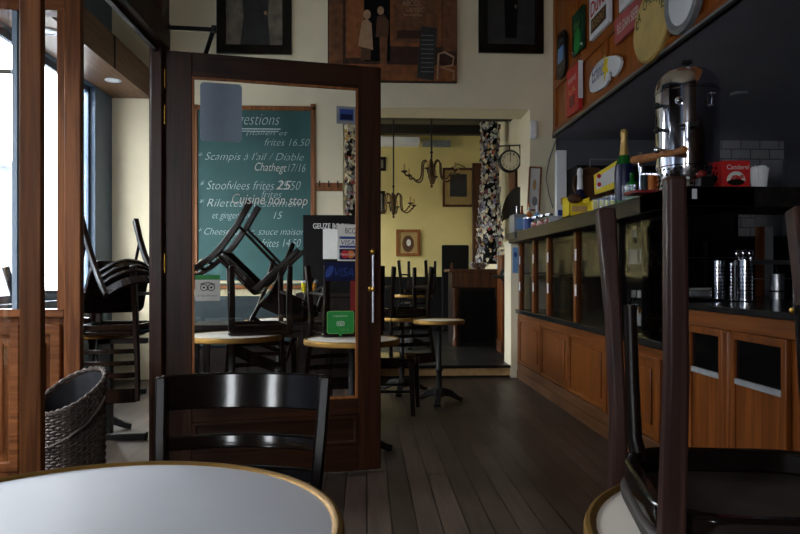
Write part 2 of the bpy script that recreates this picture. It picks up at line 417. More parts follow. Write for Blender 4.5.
# back room shell
ZC2 = 3.65; YFAR = 12.0; XL2 = -3.0; XR2 = 2.02
slab('wall_far', [(XL2-.2, XR2+1, YFAR, YFAR+.2, 0, ZC2+.2)], 'yellow')
slab('baseboard_far', [(XL2, XR2, YFAR-.03, YFAR, .13, 1.09)], 'blackpaint')
BW = (8.6, 11.4)
slab('wall_far_left', [(XL2-.2, XL2, YT, BW[0], 0, ZC2), (XL2-.2, XL2, BW[1], YFAR, 0, ZC2), (XL2-.2, XL2, BW[0], BW[1], 0, 1.0), (XL2-.2, XL2, BW[0], BW[1], 3.2, ZC2)], 'cream')
slab('wall_far_right', [(XR2, XR2+.2, YT, YFAR, 0, ZC2)], 'cream')
slab('baseboard_far_right', [(XR2-.02, XR2, YT, YFAR, .13, 1.05)], 'blackpaint')
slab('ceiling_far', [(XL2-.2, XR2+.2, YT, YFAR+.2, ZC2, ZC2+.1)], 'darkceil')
m = MB()
m.box(XL2, XR2, 9.3, 9.5, 3.28, 3.42)
struct(m.build('trim_4', 'beamdark', smooth=False))
m = MB(); m.box(XL2, XR2, 11.4, 11.55, 3.5, ZC2); struct(m.build('trim_5', 'beamdark', smooth=False))
m = MB(); m.box(WX(487, 9.0)-.1, WX(487, 9.0)+.35, 8.2, 9.3, 3.3, ZC2); struct(m.build('trim_6', 'beamdark', smooth=False))
# right jamb lower end post (cream, beside the bar)
m = MB(); m.box(WX(511, YB-.05), WX(522, YB-.05), YB-.05, YB+.3, 0, 1.50); struct(m.build('trim_7', 'creamjamb', smooth=False))
# wainscot under the chalkboard
m = MB()
x = WX(150, YB)
while x < OX0-.02:
    m.box(x, x+.046, YB-.02, YB, .1, 1.03); x += .05
m.box(WX(150, YB), OX0, YB-.035, YB, 1.03, 1.06); struct(m.build('trim_8', 'beadboard', smooth=False))

# ------------------------------------------------------------------ street outside
slab('ground_outside', [(-14, XW-.3, -8, 16, -.2, -.12)], 'asphalt')
fb = thing('building', 'pale street facade with dark windows seen through the left windows', 'building', (-9, 0, -.12))
m = MB(); m.box(-.6, 0, -8, 18, 0, 3.9); m.build('facade_wall', 'facade', fb, False)
for k in range(9):
    m = MB(); m.box(0, .03, -6+2.4*k, -4.7+2.4*k, 1.2, 2.7); m.build('facade_window', 'facadeglass', fb, False)
m = MB(); m.box(-.7, .25, -8, 18, 3.9, 4.05); m.build('cornice', 'facade', fb, False)
aw = thing('awning', 'pale canvas awning outside above the left shop window', 'awning', (XW-.125, 4.2, 2.75))
m = MB()
m.add([(0, -.7, .5), (0, 1.6, .5), (-1.3, 1.6, .05), (-1.3, -.7, .05), (0, -.7, .48), (0, 1.6, .48), (-1.3, 1.6, .03), (-1.3, -.7, .03)], [(0,1,2,3),(7,6,5,4),(0,4,5,1),(1,5,6,2),(2,6,7,3),(3,7,4,0)])
m.build('canvas', 'awning', aw, False)
m = MB(); m.tube([(-1.3, -.7, .03), (-1.3, 1.6, .03)], .03); m.tube([(-1.3, -.5, .03), (0, -.5, .0)], .02); m.tube([(-1.3, 1.4, .03), (0, 1.4, 0)], .02); m.build('awning_bar', 'iron', aw)

# ------------------------------------------------------------------ vestibule partition at the left
XA = -1.14; YH = 3.62
pa = thing('wall_partition', None, None, kind='structure')
p1 = W(19, HZ, Y=2.34); p1b = W(40.5, HZ, Y=2.34)
m = MB(); m.box(p1.x, p1b.x, 2.34, 2.377, 0, 3.0); m.build('post', 'post', pa, bevel=.004)
# far jamb where the door hangs
xj0 = WX(153, 3.6); xj1 = WX(165, 3.6)
m = MB(); m.box(xj0, xj1-.005, 3.56, 3.70, 0, ZC); m.build('jamb', 'door', pa, bevel=.004)
m = MB(); m.box(xj0-.02, xj0, 3.60, 3.70, 0, 2.33); m.build('jamb_stop', 'doorx', pa)
zb0 = WZ(50, 153, 3.6); zb1 = WZ(24, 156, 3.6)
m = MB(); m.box(xj0-.0, xj0+.09, 1.0, 3.6, zb0, zb1); m.build('header_beam', 'beam', pa, False, bevel=.004)
m = MB(); m.box(xj0+.015, xj0+.04, 1.0, 3.6, zb0-.02, zb0); m.build('beam_stop', 'beam', pa, False)
m = MB(); m.box(xj0-.01, xj0+.035, 1.0, 3.56, zb1+.05, 3.3)
m.build('frieze_board', 'beam', pa, False)
m = MB(); m.box(xj0+.02, xj0+.06, 2.0, 2.34, .02, zb0) ; 
m2 = MB(); m2.box(XA-.06, XA-.054, 1.2, 2.34, .04, zb0); m2.build('side_pane', 'glass', pa, False)
# partition facing us: panel below, glass above
YP = 3.38
xs0 = WX(60, YP); xs1 = WX(84, YP); xm = WX(68, YP)
zr0 = WZ(317, 30, YP); zr1 = WZ(309, 30, YP); zt = WZ(13, 50, YP)
m = MB(); m.box(xm, WX(80.5, YP-.045), YP-.045, YP, 0, 3.0); m.build('post', 'post', pa, bevel=.005)
m = MB(); m.box(xs0, xm, YP-.035, YP+.02, zr1-.02, 3.0); m.build('stop_bead', 'post', pa, bevel=.003)
m = MB(); m.box(XW, xm, YP-.04, YP+.06, zr0, zr1); m.build('sill_rail', 'postx', pa, bevel=.005)
m = MB(); m.box(XW, xm, YP-.04, YP+.06, zt, zt+.15); m.build('top_rail', 'postx', pa, bevel=.005)
m = MB(); m.box(XW, xm, YP-.045, YP+.06, 0, .13); m.build('bottom_rail', 'postx', pa, bevel=.005)
m = MB(); m.box(XW, xm, YP-.005, YP+.03, .1, zr0); m.build('backing_panel', 'post', pa, False)
for (xa, xb) in ((WX(-60, YP), WX(22, YP)), (WX(30, YP), WX(63, YP))):
    m = MB()
    za, zb = .17, zr0-.035; w = .05
    m.ring(xa, xb, za, zb, w, YP-.03, YP)
    m.build('panel_moulding', 'postx', pa, bevel=.008)
    m = MB(); m.box(xa+w+.03, xb-w-.03, YP-.022, YP, za+w+.04, zb-w-.04); m.build('raised_panel', 'post', pa, bevel=.012)
m = MB(); m.box(XW, xs0, YP+.008, YP+.014, zr1, zt); m.build('pane', 'glass', pa, False)
m = MB(); m.box(WX(14, YP), WX(19, YP), YP-.02, YP+.05, zr1, zt); m.build('glazing_bar', 'greyblue', pa, False)
# vestibule ceiling boards
m = MB(); m.box(XW, xj0, .2, YP+.06, zt+.15, zt+.2); m.build('vestibule_ceiling', 'soffit', pa, False)

# ------------------------------------------------------------------ the open glazed door
H = W(165.5, HZ, Y=3.62); E = W(381, HZ, Y=3.86)
dv = Vector((E.x-H.x, E.y-H.y)); DL = dv.length; da = math.atan2(dv.y, dv.x)
DZ0 = .02; DZ1 = WZ(50, 165, 3.62)
door = thing('door_1', 'open dark wooden door with large glass pane covered in stickers', 'door', (H.x, H.y, 0), da, kind='structure')
DM = Matrix.Translation((H.x, H.y, 0)) @ Matrix.Rotation(da, 4, 'Z'); DI = DM.inverted()
def D(px, py, y=0.0):
    o = DI @ Vector((0, 0, CH)); r = DI.to_3x3() @ ray(px, py); t = (y-o.y)/r.y
    p = o+r*t; return p.x, p.z
gx0 = D(192, 200)[0]; gx1 = D(358, 200)[0]; gz1 = D(275, 82)[1]; gz0 = D(300, 401)[1]
m = MB(); m.box(0, gx0, 0, .045, DZ0, DZ1); m.build('hinge_stile', 'door', door, bevel=.004)
m = MB(); m.box(gx1, DL, 0, .045, DZ0, DZ1); m.build('lock_stile', 'door', door, bevel=.004)
m = MB(); m.box(gx0, gx1, 0, .045, gz1, DZ1); m.build('top_rail', 'doorx', door, bevel=.003)
m = MB(); m.box(gx0, gx1, 0, .045, gz0-.09, gz0); m.build('middle_rail', 'doorx', door, bevel=.003)
m = MB(); m.box(gx0, gx1, 0, .045, DZ0, .17); m.build('bottom_rail', 'doorx', door, bevel=.003)
m = MB(); m.box(gx0, gx1, .015, .03, .17, gz0-.09); m.build('door_panel', 'doorx', door, False)
m = MB()
xa, xb, za, zb, w = gx0+.0, gx1-.0, .17, gz0-.09, .022
m.ring(xa, xb, za, zb, w, -.004, .015)
m.build('panel_moulding', 'doorx', door, bevel=.004)
m = MB()
xa, xb, za, zb, w = gx0, gx1, gz0, gz1, .012
m.ring(xa, xb, za, zb, w, .004, .018)
m.build('glazing_bead', 'frame', door, False)
m = MB(); m.box(gx0, gx1, .019, .025, gz0, gz1); m.build('glass_pane', 'glass', door, False)
for py in (79, 115, 263):
    z = D(163, py)[1]; m = MB(); m.tube([(-.004, -.008, z-.05), (-.004, -.008, z+.05)], .008); m.box(-.045, -.004, -.005, .0, z-.05, z+.05); m.build('hinge', 'brass', door)
# pull handle
hx, hz1 = D(371.5, 252); hz0 = D(372, 322)[1]
hd = thing('pull_handle', None, None); hd.parent = door; hd['label'] = 'brass and steel vertical pull bar'
m = MB(); m.tube([(hx, -.045, hz0), (hx, -.045, hz1-.02)], .0085, 12); m.build('bar', 'steeldull', hd)
zk = D(372, 289)[1]
m = MB(); m.ball((hx, -.045, hz1), .019); m.tube([(hx, 0, hz1-.01), (hx, -.045, hz1-.01)], .008); m.tube([(hx, 0, zk), (hx, -.045, zk)], .008)
m.lathe([(.012, -.012), (.015, -.004), (.015, .004), (.012, .012)], (hx, -.045, zk), 14); m.lathe([(.02, 0), (.014, .005)], (hx, -.001, zk), 14, Matrix.Rotation(PI/2, 3, 'X')); m.build('knob', 'brass', hd)
# door closer arm
pa0 = DI @ W(157, 27, Y=3.56); pel = DI @ W(214, 30, Y=3.5); pft = DI @ W(205, 52, Y=3.6)
m = MB(); m.sweep([pa0, pel], (.022, .012), Vector((0,0,1))); m.build('closer_arm', 'black', door)
m = MB(); m.sweep([pel+Vector((0,0,.012)), Vector((pft.x, .02, DZ1))], (.022, .012), Vector((1,0,0))); m.build('closer_arm', 'black', door)
m = MB(); m.lathe([(.014, -.012), (.014, .02)], pel, 12); m.build('closer_pivot', 'black', door)
# stickers on the glass
def sticker(name, px0, px1, py0, py1, mat, label, r=.004, y=.0185):
    x0, z1 = D(px0, py0); x1, z0 = D(px1, py1)
    m = MB(); m.prism(rrect(x0, x1, z0, z1, r), y-.0012, y); o = m.build(name, mat, door, False, label=label); return o, x0, x1, z0, z1
sticker('backing_plate', 200, 242, 81, 142, 'greyblue', 'large blue grey plate with rounded corners', .02)
o, x0, x1, z0, z1 = sticker('window_sticker', 337, 357, 105, 124, 'grey', 'small square grey sticker with blue centre')
m = MB(); w = x1-x0; h = z1-z0; m.box(x0+.15*w, x1-.15*w, .0165, .0172, z0+.2*h, z1-.15*h); m.build('sticker_print', 'blue', o, False)
m = MB(); m.box(x0+.2*w, x1-.2*w, .0158, .0164, z0+.25*h, z0+.55*h); m.build('sticker_print', 'dblue', o, False)
def owl(o, cx, cz, s, mat):
    m = MB()
    for sx in (-1, 1):
        ring = [(cx+sx*s*1.1+s*math.cos(2*PI*k/20), .0166, cz+s*math.sin(2*PI*k/20)) for k in range(20)]
        m.tube(ring, s*.13, 6, closed=True); m.prism(ellipse(cx+sx*s*1.1, cz, s*.34, s*.34, 12), .0158, .0172)
    m.tube([(cx-s*2.2, .0166, cz+s*1.0), (cx-s*.8, .0166, cz+s*1.45), (cx+s*.8, .0166, cz+s*1.45), (cx+s*2.2, .0166, cz+s*1.0)], s*.12, 6)
    m.prism([(cx-s*.25, cz-s*.5), (cx+s*.25, cz-s*.5), (cx, cz-s*1.0)], .0158, .0172)
    m.build('owl_mark', mat, o)
o, x0, x1, z0, z1 = sticker('window_sticker', 195, 220, 275, 301, 'paper', 'white square sticker with green top band and owl mark')
w = x1-x0; h = z1-z0
m = MB(); m.box(x0, x1, .0165, .0174, z1-.18*h, z1); m.build('sticker_print', 'green', o, False)
owl(o, (x0+x1)/2, z0+.52*h, w*.135, 'black')
text('sticker_words', 'tripadvisor', 'grey', o, x0+.1*w, x1-.1*w, z0+.14*h, z0+.26*h, .0168)
x0, z1 = D(328, 312); x1, z0 = D(354, 333); zt2 = D(341, 338)[1]; xc = (x0+x1)/2
pl = rrect(x0, x1, z0, z1, .012); 
m = MB(); m.prism(rrect(x0-.004, x1+.004, z0-.004, z1+.004, .014), .0185, .0192); m.cur = 1; m.prism(pl, .0173, .0185); m.prism([(xc-.015, z0+.004), (xc+.015, z0+.004), (xc, zt2)], .0173, .0185)
o = m.build('window_sticker', ['lgreen', 'green'], door, False, label='green speech bubble sticker with owl mark')
w = x1-x0; h = z1-z0
owl(o, xc, z0+.42*h, w*.07, 'paper'); text('sticker_words', 'tripadvisor', 'paper', o, x0+.22*w, x1-.22*w, z1-.27*h, z1-.15*h, .0168)
text('sticker_words', '2015', 'lgreen', o, xc-.0*w, x1-.18*w, z0+.1*h, z0+.2*h, .0168)
o, x0, x1, z0, z1 = sticker('card_sticker', 338, 357.5, 224, 261, 'paper', 'white payment card sticker with three stacked card marks')
w = x1-x0; h = z1-z0
text('sticker_words', 'BCC', 'black', o, x0+.4*w, x1-.08*w, z1-.25*h, z1-.1*h, .0168)
m = MB(); m.box(x0+.1*w, x1-.04*w, .0165, .0174, z0+.36*h, z0+.67*h); m.build('sticker_print', 'blue', o, False)
m = MB(); m.box(x0+.1*w, x1-.04*w, .016, .0166, z0+.42*h, z0+.6*h); m.build('sticker_print', 'paper', o, False)
text('sticker_words', 'VISA', 'blue', o, x0+.18*w, x1-.12*w, z0+.44*h, z0+.57*h, .0156, shear=.2)
m = MB(); m.box(x0+.1*w, x1-.04*w, .0165, .0174, z0+.04*h, z0+.33*h); m.build('sticker_print', 'dblue', o, False)
m = MB(); m.prism(ellipse(x0+.38*w, z0+.185*h, .2*w, .2*w), .0158, .0166); m.build('sticker_print', 'red', o, False)
m = MB(); m.prism(ellipse(x0+.68*w, z0+.185*h, .2*w, .2*w), .0160, .0166); m.build('sticker_print', 'orange', o, False)
text('sticker_words', 'MasterCard', 'paper', o, x0+.14*w, x1-.1*w, z0+.15*h, z0+.22*h, .0154)
o, x0, x1, z0, z1 = sticker('card_sticker', 325, 357, 262, 281, 'dblue', 'dark blue sticker under the payment card sticker')
w = x1-x0; h = z1-z0
m = MB(); m.prism(ellipse(x0+.15*w, z0+.5*h, .1*w, .35*h, tilt=-.5), .0166, .0174); m.build('sticker_print', 'blue', o, False)
text('sticker_words', 'VISA', 'blue', o, x0+.32*w, x1-.1*w, z0+.25*h, z0+.7*h, .0168, shear=.3, thin=-.01)
sticker('window_sticker', 351, 357.5, 279, 311, 'redd', 'narrow red sticker at the edge of the pane')
text('window_lettering', 'Chathegt', 'chalkpink', door, *[D(255, 168)[0], D(287, 168)[0]], D(260, 173)[1], D(260, 162)[1], .018, shear=.35, thin=-.008, label='white marker word written on the glass')
text('window_lettering', 'Cuisine non stop', 'chalkpink', door, *[D(232, 200)[0], D(308, 200)[0]], D(260, 207)[1], D(260, 194)[1], .018, shear=.3, thin=-.006, label='white marker words written low on the glass')
text('window_lettering', '25', 'chalkpink', door, *[D(276, 185)[0], D(292, 185)[0]], D(280, 189)[1], D(280, 180)[1], .018, shear=.3, thin=-.006)

# ------------------------------------------------------------------ furniture prototypes
def outline(wf, wr, yf, yr, r=.06, n=6, ins=0.0):
    c = [(wr-ins, yr-ins), (-wr+ins, yr-ins), (-wf+ins, yf+ins), (wf-ins, yf+ins)]; out = []
    r = max(r-ins, .01)
    for i in range(4):
        p = Vector(c[i]); a = (Vector(c[i-1])-p).normalized(); b = (Vector(c[(i+1)%4])-p).normalized()
        q0 = p+a*r; q1 = p+b*r
        for k in range(n+1):
            t = k/n; out.append(tuple((1-t)**2*q0+2*t*(1-t)*p+t*t*q1))
    return out
def make_chair(label, loc, rot, sh=.46, group='dark wooden cafe chairs', braces=True, name='cafe_chair', wf=.215, wr=.19, lm='chair', stretch=True, lw=1.0, rc=.06, bow=.045):
    t = thing(name, label, 'chair', loc, 0, group); t.rotation_euler = rot
    o1 = outline(wf, wr, -.21, .20, rc)
    m = MB(); m.prism(o1, sh-.028, sh, 'xy'); m.build('seat', 'seatunder' if lm == 'leg' else 'chairx', t, bevel=.008)
    o2 = outline(wf, wr, -.21, .20, rc, ins=.006); o3 = outline(wf, wr, -.21, .20, rc, ins=.03); n = len(o2)
    m = MB()
    vs = [(x, y, sh-.028) for x, y in o2]+[(x, y, sh-.07) for x, y in o2]+[(x, y, sh-.07) for x, y in o3]+[(x, y, sh-.028) for x, y in o3]
    m.add(vs, [(a*n+k, a*n+(k+1)%n, ((a+1)%4)*n+(k+1)%n, ((a+1)%4)*n+k) for a in range(4) for k in range(n)])
    m.build('seat_frame', 'chairx', t, bevel=.006)
    for s in (-1, 1):
        m = MB(); m.sweep([(s*(wf-.025), -.185, sh-.028), (s*(wf-.03), -.19, sh*.5), (s*(wf-.025), -.2, 0)], [(.042*lw, .042*lw), (.038*lw, .038*lw), (.034*lw, .034*lw)]); m.build('front_leg', lm, t, bevel=.006)
        m = MB(); m.sweep([(s*(wr-.005), .285, 0), (s*(wr-.01), .235, sh*.4), (s*(wr-.012), .205, sh*.75), (s*(wr-.012), .198, sh), (s*wr, .215, sh+.12), (s*(wr+.012), .245, sh+.28), (s*(wr+.02), .275, sh+.42)],
                          [(.036, .046), (.034*lw, .044), (.032*lw, .046), (.032, .046), (.03, .04), (.03, .034), (.03, .03)]); m.build('rear_leg', lm, t, bevel=.006)
        if braces:
            m = MB(); m.tube([(s*(wr-.04), .145, sh-.05), (s*(wr-.035), .165, sh-.09), (s*(wr-.036), .185, sh-.18), (s*(wr-.036), .205, sh-.34)], [.016, .0145, .0135, .0125], 10); m.build('brace', 'chair', t)
            m = MB(); m.lathe([(.007, 0), (.006, .004), (.001, .006)], (s*(wr-.052), .205, sh-.33), 8, Matrix.Rotation(-s*PI/2, 3, 'Y')); m.build('screw', 'brass', t)
        elif stretch:
            m = MB(); m.tube([(s*(wf-.03), -.19, sh*.42), (s*(wr-.01), .235, sh*.40)], .011, 8); m.build('stretcher', 'chair', t)
    def rail(z0, z1, nm, bow=bow, th=.016):
        N = 14; vs = []; fs = []
        for i in range(N+1):
            u = -1+2*i/N
            for (z, dy) in ((z0, -th/2), (z1, -th/2), (z1, th/2), (z0, th/2)):
                f = (z-sh)/.42; hw = wr-.012+.03*f; yb = .198+.077*f*(1 if f > 0 else 0)
                vs.append((u*hw, yb+bow*(1-u*u)+dy, z))
        for i in range(N):
            for k in range(4): fs.append((i*4+k, i*4+(k+1)%4, (i+1)*4+(k+1)%4, (i+1)*4+k))
        fs += [(3,2,1,0), (N*4, N*4+1, N*4+2, N*4+3)]
        m = MB(); m.add(vs, fs); m.build(nm, 'chairx', t, bevel=.004)
    rail(sh+.335, sh+.425, 'top_rail'); rail(sh+.235, sh+.27, 'back_slat'); rail(sh+.16, sh+.19, 'back_slat'); rail(sh+.085, sh+.115, 'back_slat')
    return t
def make_table(label, loc, r, top='whitetop', h=.72, rim=.011, foot='iron', group='round cafe tables', name='cafe_table', fr=.26):
    t = thing(name, label, 'table', loc, 0, group)
    m = MB(); m.lathe([(.001, h-.026), (r-.012, h-.026), (r-.008, h-.02), (r-.008, h-.001), (r-.010, h), (.001, h)], n=72); m.build('tabletop', top, t)
    m = MB(); m.lathe([(r-.022, h-.03), (r-.004, h-.03), (r, h-.025), (r, h-.004), (r-.003, h+.003), (r-.010, h+.006), (r-.017, h+.004), (r-.021, h-.001)], n=72, ring=True); m.build('rim', 'brassdull', t)
    m = MB(); m.lathe([(.10, h-.027), (.10, h-.033), (.03, h-.05), (.022, h-.10), (.022, .32), (.034, .30), (.034, .285), (.024, .27), (.026, .14), (.045, .11), (.05, .06)], n=20); m.build('column', foot, t)
    for k in range(3):
        a = k*2*PI/3+.35; ca, sa = math.cos(a), math.sin(a)
        m = MB(); m.sweep([(ca*.02, sa*.02, .10), (ca*fr*.45, sa*fr*.45, .085), (ca*fr*.8, sa*fr*.8, .035), (ca*fr, sa*fr, .018)], [(.06, .075), (.055, .06), (.05, .04), (.06, .036)], Vector((-sa, ca, 0))); m.build('foot', foot, t, bevel=.006)
    return t

# foreground
make_table('large round white table with brass rim in the left foreground', (-.44, 1.07, 0), .405)
make_table('round marble table with brass rim in the right foreground under an upturned chair', (.735, .96, 0), .405, 'marble')
make_chair('dark glossy wooden chair facing us, tucked behind the white foreground table', (-.327, 1.50, 0), (0, 0, math.radians(-2)), sh=.437, braces=False)
CH2 = make_chair('dark wooden chair upturned on the marble table in the right foreground', (.640, 1.075, .7215+.532), (0, PI, math.radians(-8)), sh=.532, lm='leg', wf=.222, wr=.195, lw=.8, rc=.12)

# mid-room bistro table
T3 = W(439, 403, Z=0)
make_table('small round table with slim iron pedestal standing alone before the step', (T3.x, T3.y, 0), .225, 'marble', .725, fr=.22)

# tables behind the glazed door and under the windows
def tab(px, py, r, label, top='whitetop'):
    p = W(px, py, Z=.72); return make_table(label, (p.x, p.y, 0), r, top, group='round cafe tables')
tA = tab(232, 335, .33, 'round white table seen low through the left half of the door glass', 'marble')
tB = tab(352, 339, .30, 'round table behind the green speech bubble sticker', 'marble')
tC = tab(279, 320, .30, 'far round table before the teal bench, behind the dark long table', 'marble')
tE = tab(402, 317, .26, 'round dark table left of the step carrying upturned chairs', 'dark')
tV = tab(92, 331, .36, 'round table below the window soffit carrying upturned chairs', 'dark')
lt = thing('long_table', 'long dark narrow table crossing behind the door glass', 'table', (WX(262, 5.35), 5.35, 0))
hw = 1.16/2
m = MB(); m.box(-hw, hw, -.05, .42, .69, .735); m.build('tabletop', 'dark', lt, bevel=.004)
m = MB(); m.box(-hw+.05, hw-.05, -.01, .38, .63, .69); m.build('apron', 'dark', lt)
for sx in (-1, 1):
    for yy in (.0, .36):
        m = MB(); m.sweep([(sx*(hw-.07), yy, .64), (sx*(hw-.07), yy, 0)], [(.05, .05), (.035, .035)]); m.build('leg', 'dark', lt)

def flip(px, Y, zs, label, rz=0, tilt=(0, 0), sh=.46, proto=None):
    x = WX(px, Y)
    return x
def put(proto, loc, rot, label): return dup(proto, loc, rot, label, 'dark wooden cafe chairs')
def Rz(a): return math.radians(a)
K0 = make_chair('upturned chair on the round table left of the step, its slatted back hanging down', (WX(403, 6.5), 6.5, .735+.46), (0, PI, Rz(196)), sh=.46, braces=False)
put(K0, (WX(258, 4.7), 4.72, .722+.46), (0, PI, Rz(14)), 'chair upturned on the round table behind the left half of the door glass')
_e = Matrix(((0, -.707, -.707), (-1, 0, 0), (0, .707, -.707))).to_euler()
_p = W(238, 275, Y=5.1)
put(K0, (_p.x+.325, 5.1, _p.z+.325), _e, 'chair tipped on its side behind the owl sticker, legs slanting up to the right')
put(K0, (WX(305, 5.6), 5.62, 1.24), (Rz(16), Rz(205), Rz(20)), 'tilted upturned chair on the long dark table before the black poster board, legs splayed')
put(K0, (WX(345, 4.6), 4.6, .722+.46), (0, PI, Rz(20)), 'chair upturned on the table behind the payment card stickers')
# stacked chairs under the windows
put(K0, (WX(118, 4.75), 4.75, .722+.46), (0, PI, Rz(182)), 'upturned chair on the window table, its slatted back hanging down')
make_chair('chair tipped over on the window table with curved back slats towards us', (WX(110, 4.8)-.16, 5.08, 1.29), (Rz(126), 0, Rz(36)), braces=False, bow=.10)
put(K0, (WX(392, 5.5), 5.6, 0), (0, 0, Rz(80)), 'upright dark chair just right of the open door edge, partly hidden by it')
put(K0, (WX(62, 5.4), 5.3, .722+.46), (0, PI, Rz(140)), 'upturned chair half hidden behind the right timber post')
# sled foot bars of the trestle table
for k, (pa_, pb_, Yv) in enumerate(((100, 147, 4.72), (98, 146, 6.55))):
    xa, xb = WX(pa_, Yv), WX(pb_, Yv)
    t = thing('trestle', ['black trestle base with floor bar nearer the basket', 'black trestle base with floor bar farther under the windows'][k], 'table base', ((xa+xb)/2, Yv, 0), group='black trestle bases')
    hw = (xb-xa)/2
    m = MB(); m.box(-hw, hw, -.03, .03, .0, .045); m.build('floor_bar', 'black', t, bevel=.005)
    m = MB(); m.box(-hw, -hw+.08, -.03, .03, .045, .69); m.build('upright', 'black', t)
    m = MB(); m.box(-hw, hw, -.03, .03, .655, .69); m.build('top_bar', 'black', t)

# ------------------------------------------------------------------ wicker basket
bp_ = W(72, 400, Y=2.98)
bk = thing('wicker_basket', 'tall dark wicker basket with slanted open rim beside the timber posts', 'basket', (bp_.x, 2.98, 0))
RB = .13
def rimz(a): return .625+.043*math.cos(a)+.066*math.sin(a)
m = MB(); NS = 36
for k in range(NS):
    a = 2*PI*k/NS; m.tube([(RB*math.cos(a)*.93, RB*math.sin(a)*.93, .01), (RB*math.cos(a), RB*math.sin(a), rimz(a))], .0035, 5)
m.build('stakes', 'wicker', bk)
m = MB(); NR = 44
for j in range(NR):
    pts = []
    for k in range(NS*2):
        a = 2*PI*k/(NS*2); z = .015+(rimz(a)-.02)*j/(NR-1); rr = RB*(.93+.07*z/.65)
        rr += .0055*(1 if ((k//1) % 2 == 0) else 0)*(1 if ((k//2+j) % 2) else -1)
        pts.append((rr*math.cos(a), rr*math.sin(a), z))
    m.tube(pts, .0055, 5, closed=True)
m.build('weave', 'wicker', bk)
m = MB()
for off in (0, PI/14):
    m.tube([((RB+.004*math.sin(14*2*PI*k/96*1.0+off*14))*math.cos(2*PI*k/96), (RB+.004*math.sin(14*2*PI*k/96+off*14))*math.sin(2*PI*k/96), rimz(2*PI*k/96)+.006*math.cos(14*2*PI*k/96+off*14)) for k in range(96)], .007, 6, closed=True)
m.build('braided_rim', 'wicker', bk)
m = MB(); n = 32
vs = [((RB-.014)*.93*math.cos(2*PI*k/n), (RB-.014)*.93*math.sin(2*PI*k/n), .02) for k in range(n)]+[((RB-.012)*math.cos(2*PI*k/n), (RB-.012)*math.sin(2*PI*k/n), rimz(2*PI*k/n)-.012) for k in range(n)]
m.add(vs, [(k, (k+1)%n, n+(k+1)%n, n+k) for k in range(n)]+[tuple(range(n))]); m.build('liner', 'liner', bk)
m = MB(); m.tube([((RB+.014)*math.cos(a), (RB+.016)*math.sin(a), z) for a, z in [(-PI*.02, .60), (-PI*.12, .555), (-PI*.25, .50), (-PI*.4, .455), (-PI*.55, .42), (-PI*.7, .405), (-PI*.85, .40), (-PI*.98, .405)]], .006, 7); m.build('handle', 'wicker', bk, label='thin hoop handle hanging down')

# ------------------------------------------------------------------ bar
XB = 1.66; XLG = 1.55
YE0, YE1 = 3.50, YB-.06
bar = thing('bar_counter', 'orange brown panelled bar front with dark glass display above', 'bar counter', (XB, YE0, 0))
def L(y): return y-YE0
m = MB(); m.box(0, .03, 0, L(YE1), .0, .70); m.build('backing', 'bar', bar, False)
m = MB(); m.box(-.03, .03, 0, L(YE1), .0, .09); m.build('plinth', 'barbase', bar, bevel=.004)
m = MB(); m.box(-.022, 0, 0, L(YE1), .09, .165); m.box(-.028, 0, 0, L(YE1), .158, .172); m.build('skirting', 'barbase', bar, bevel=.003)
m = MB(); m.box(-.02, 0, 0, L(YE1), .645, .705); m.build('top_rail', 'barx', bar, bevel=.003)
sty = [7.33, 6.43, 5.53, 4.63, 3.78, 3.53]
for y in sty:
    m = MB(); m.box(-.02, 0, L(y)-.035, L(y)+.035, .172, .645); m.build('stile', 'bar', bar, bevel=.003)
for a, b in zip(sty[1:], sty[:-1]):
    if b-a < .4: continue
    y0, y1 = L(a)+.035, L(b)-.035; w = .03
    m = MB(); m.ring(y0, y1, .172, .645, w, -.014, 0, 'yz'); m.build('panel_moulding', 'barx', bar, bevel=.008)
    m = MB(); m.box(-.012, 0, y0+.07, y1-.07, .245, .575); m.build('raised_panel', 'bar', bar, bevel=.012)
m = MB(); m.box(-.045, .05, 0, L(YE1), .705, .75); m.build('sill', 'stone', bar, bevel=.004)
muls = [7.30, 6.70, 6.16, 5.33, 4.42, 3.55]
for y in muls:
    m = MB(); m.box(-.012, .04, L(y)-.035, L(y)+.035, .75, 1.463); mo = m.build('mullion', 'bar' if y > 5 else 'dark', bar, bevel=.003)
    if y > 5:
        for z in (1.0, 1.28):
            m = MB(); m.box(-.017, -.012, L(y)-.05, L(y)-.015, z-.045, z+.045); m.build('hinge', 'white', mo)
for a, b in zip(muls[1:], muls[:-1]):
    m = MB(); m.box(.01, .016, L(a)+.035, L(b)-.035, .75, 1.463); m.build('display_pane', 'glassb', bar, False)
m = MB(); m.box(.30, .32, L(4.1), L(YE1), .0, 1.463); m.box(.03, .30, L(4.1), L(4.1)+.02, 0, 1.463); m.build('display_back', 'blackgloss', bar, False)
m = MB(); m.box(.03, .30, L(4.12), L(YE1), 1.13, 1.145); m.build('display_shelf', 'stone', bar, False)
m = MB(); m.box(.03, .30, L(4.12), L(YE1), .73, .75); m.build('display_floor', 'stone', bar, False)
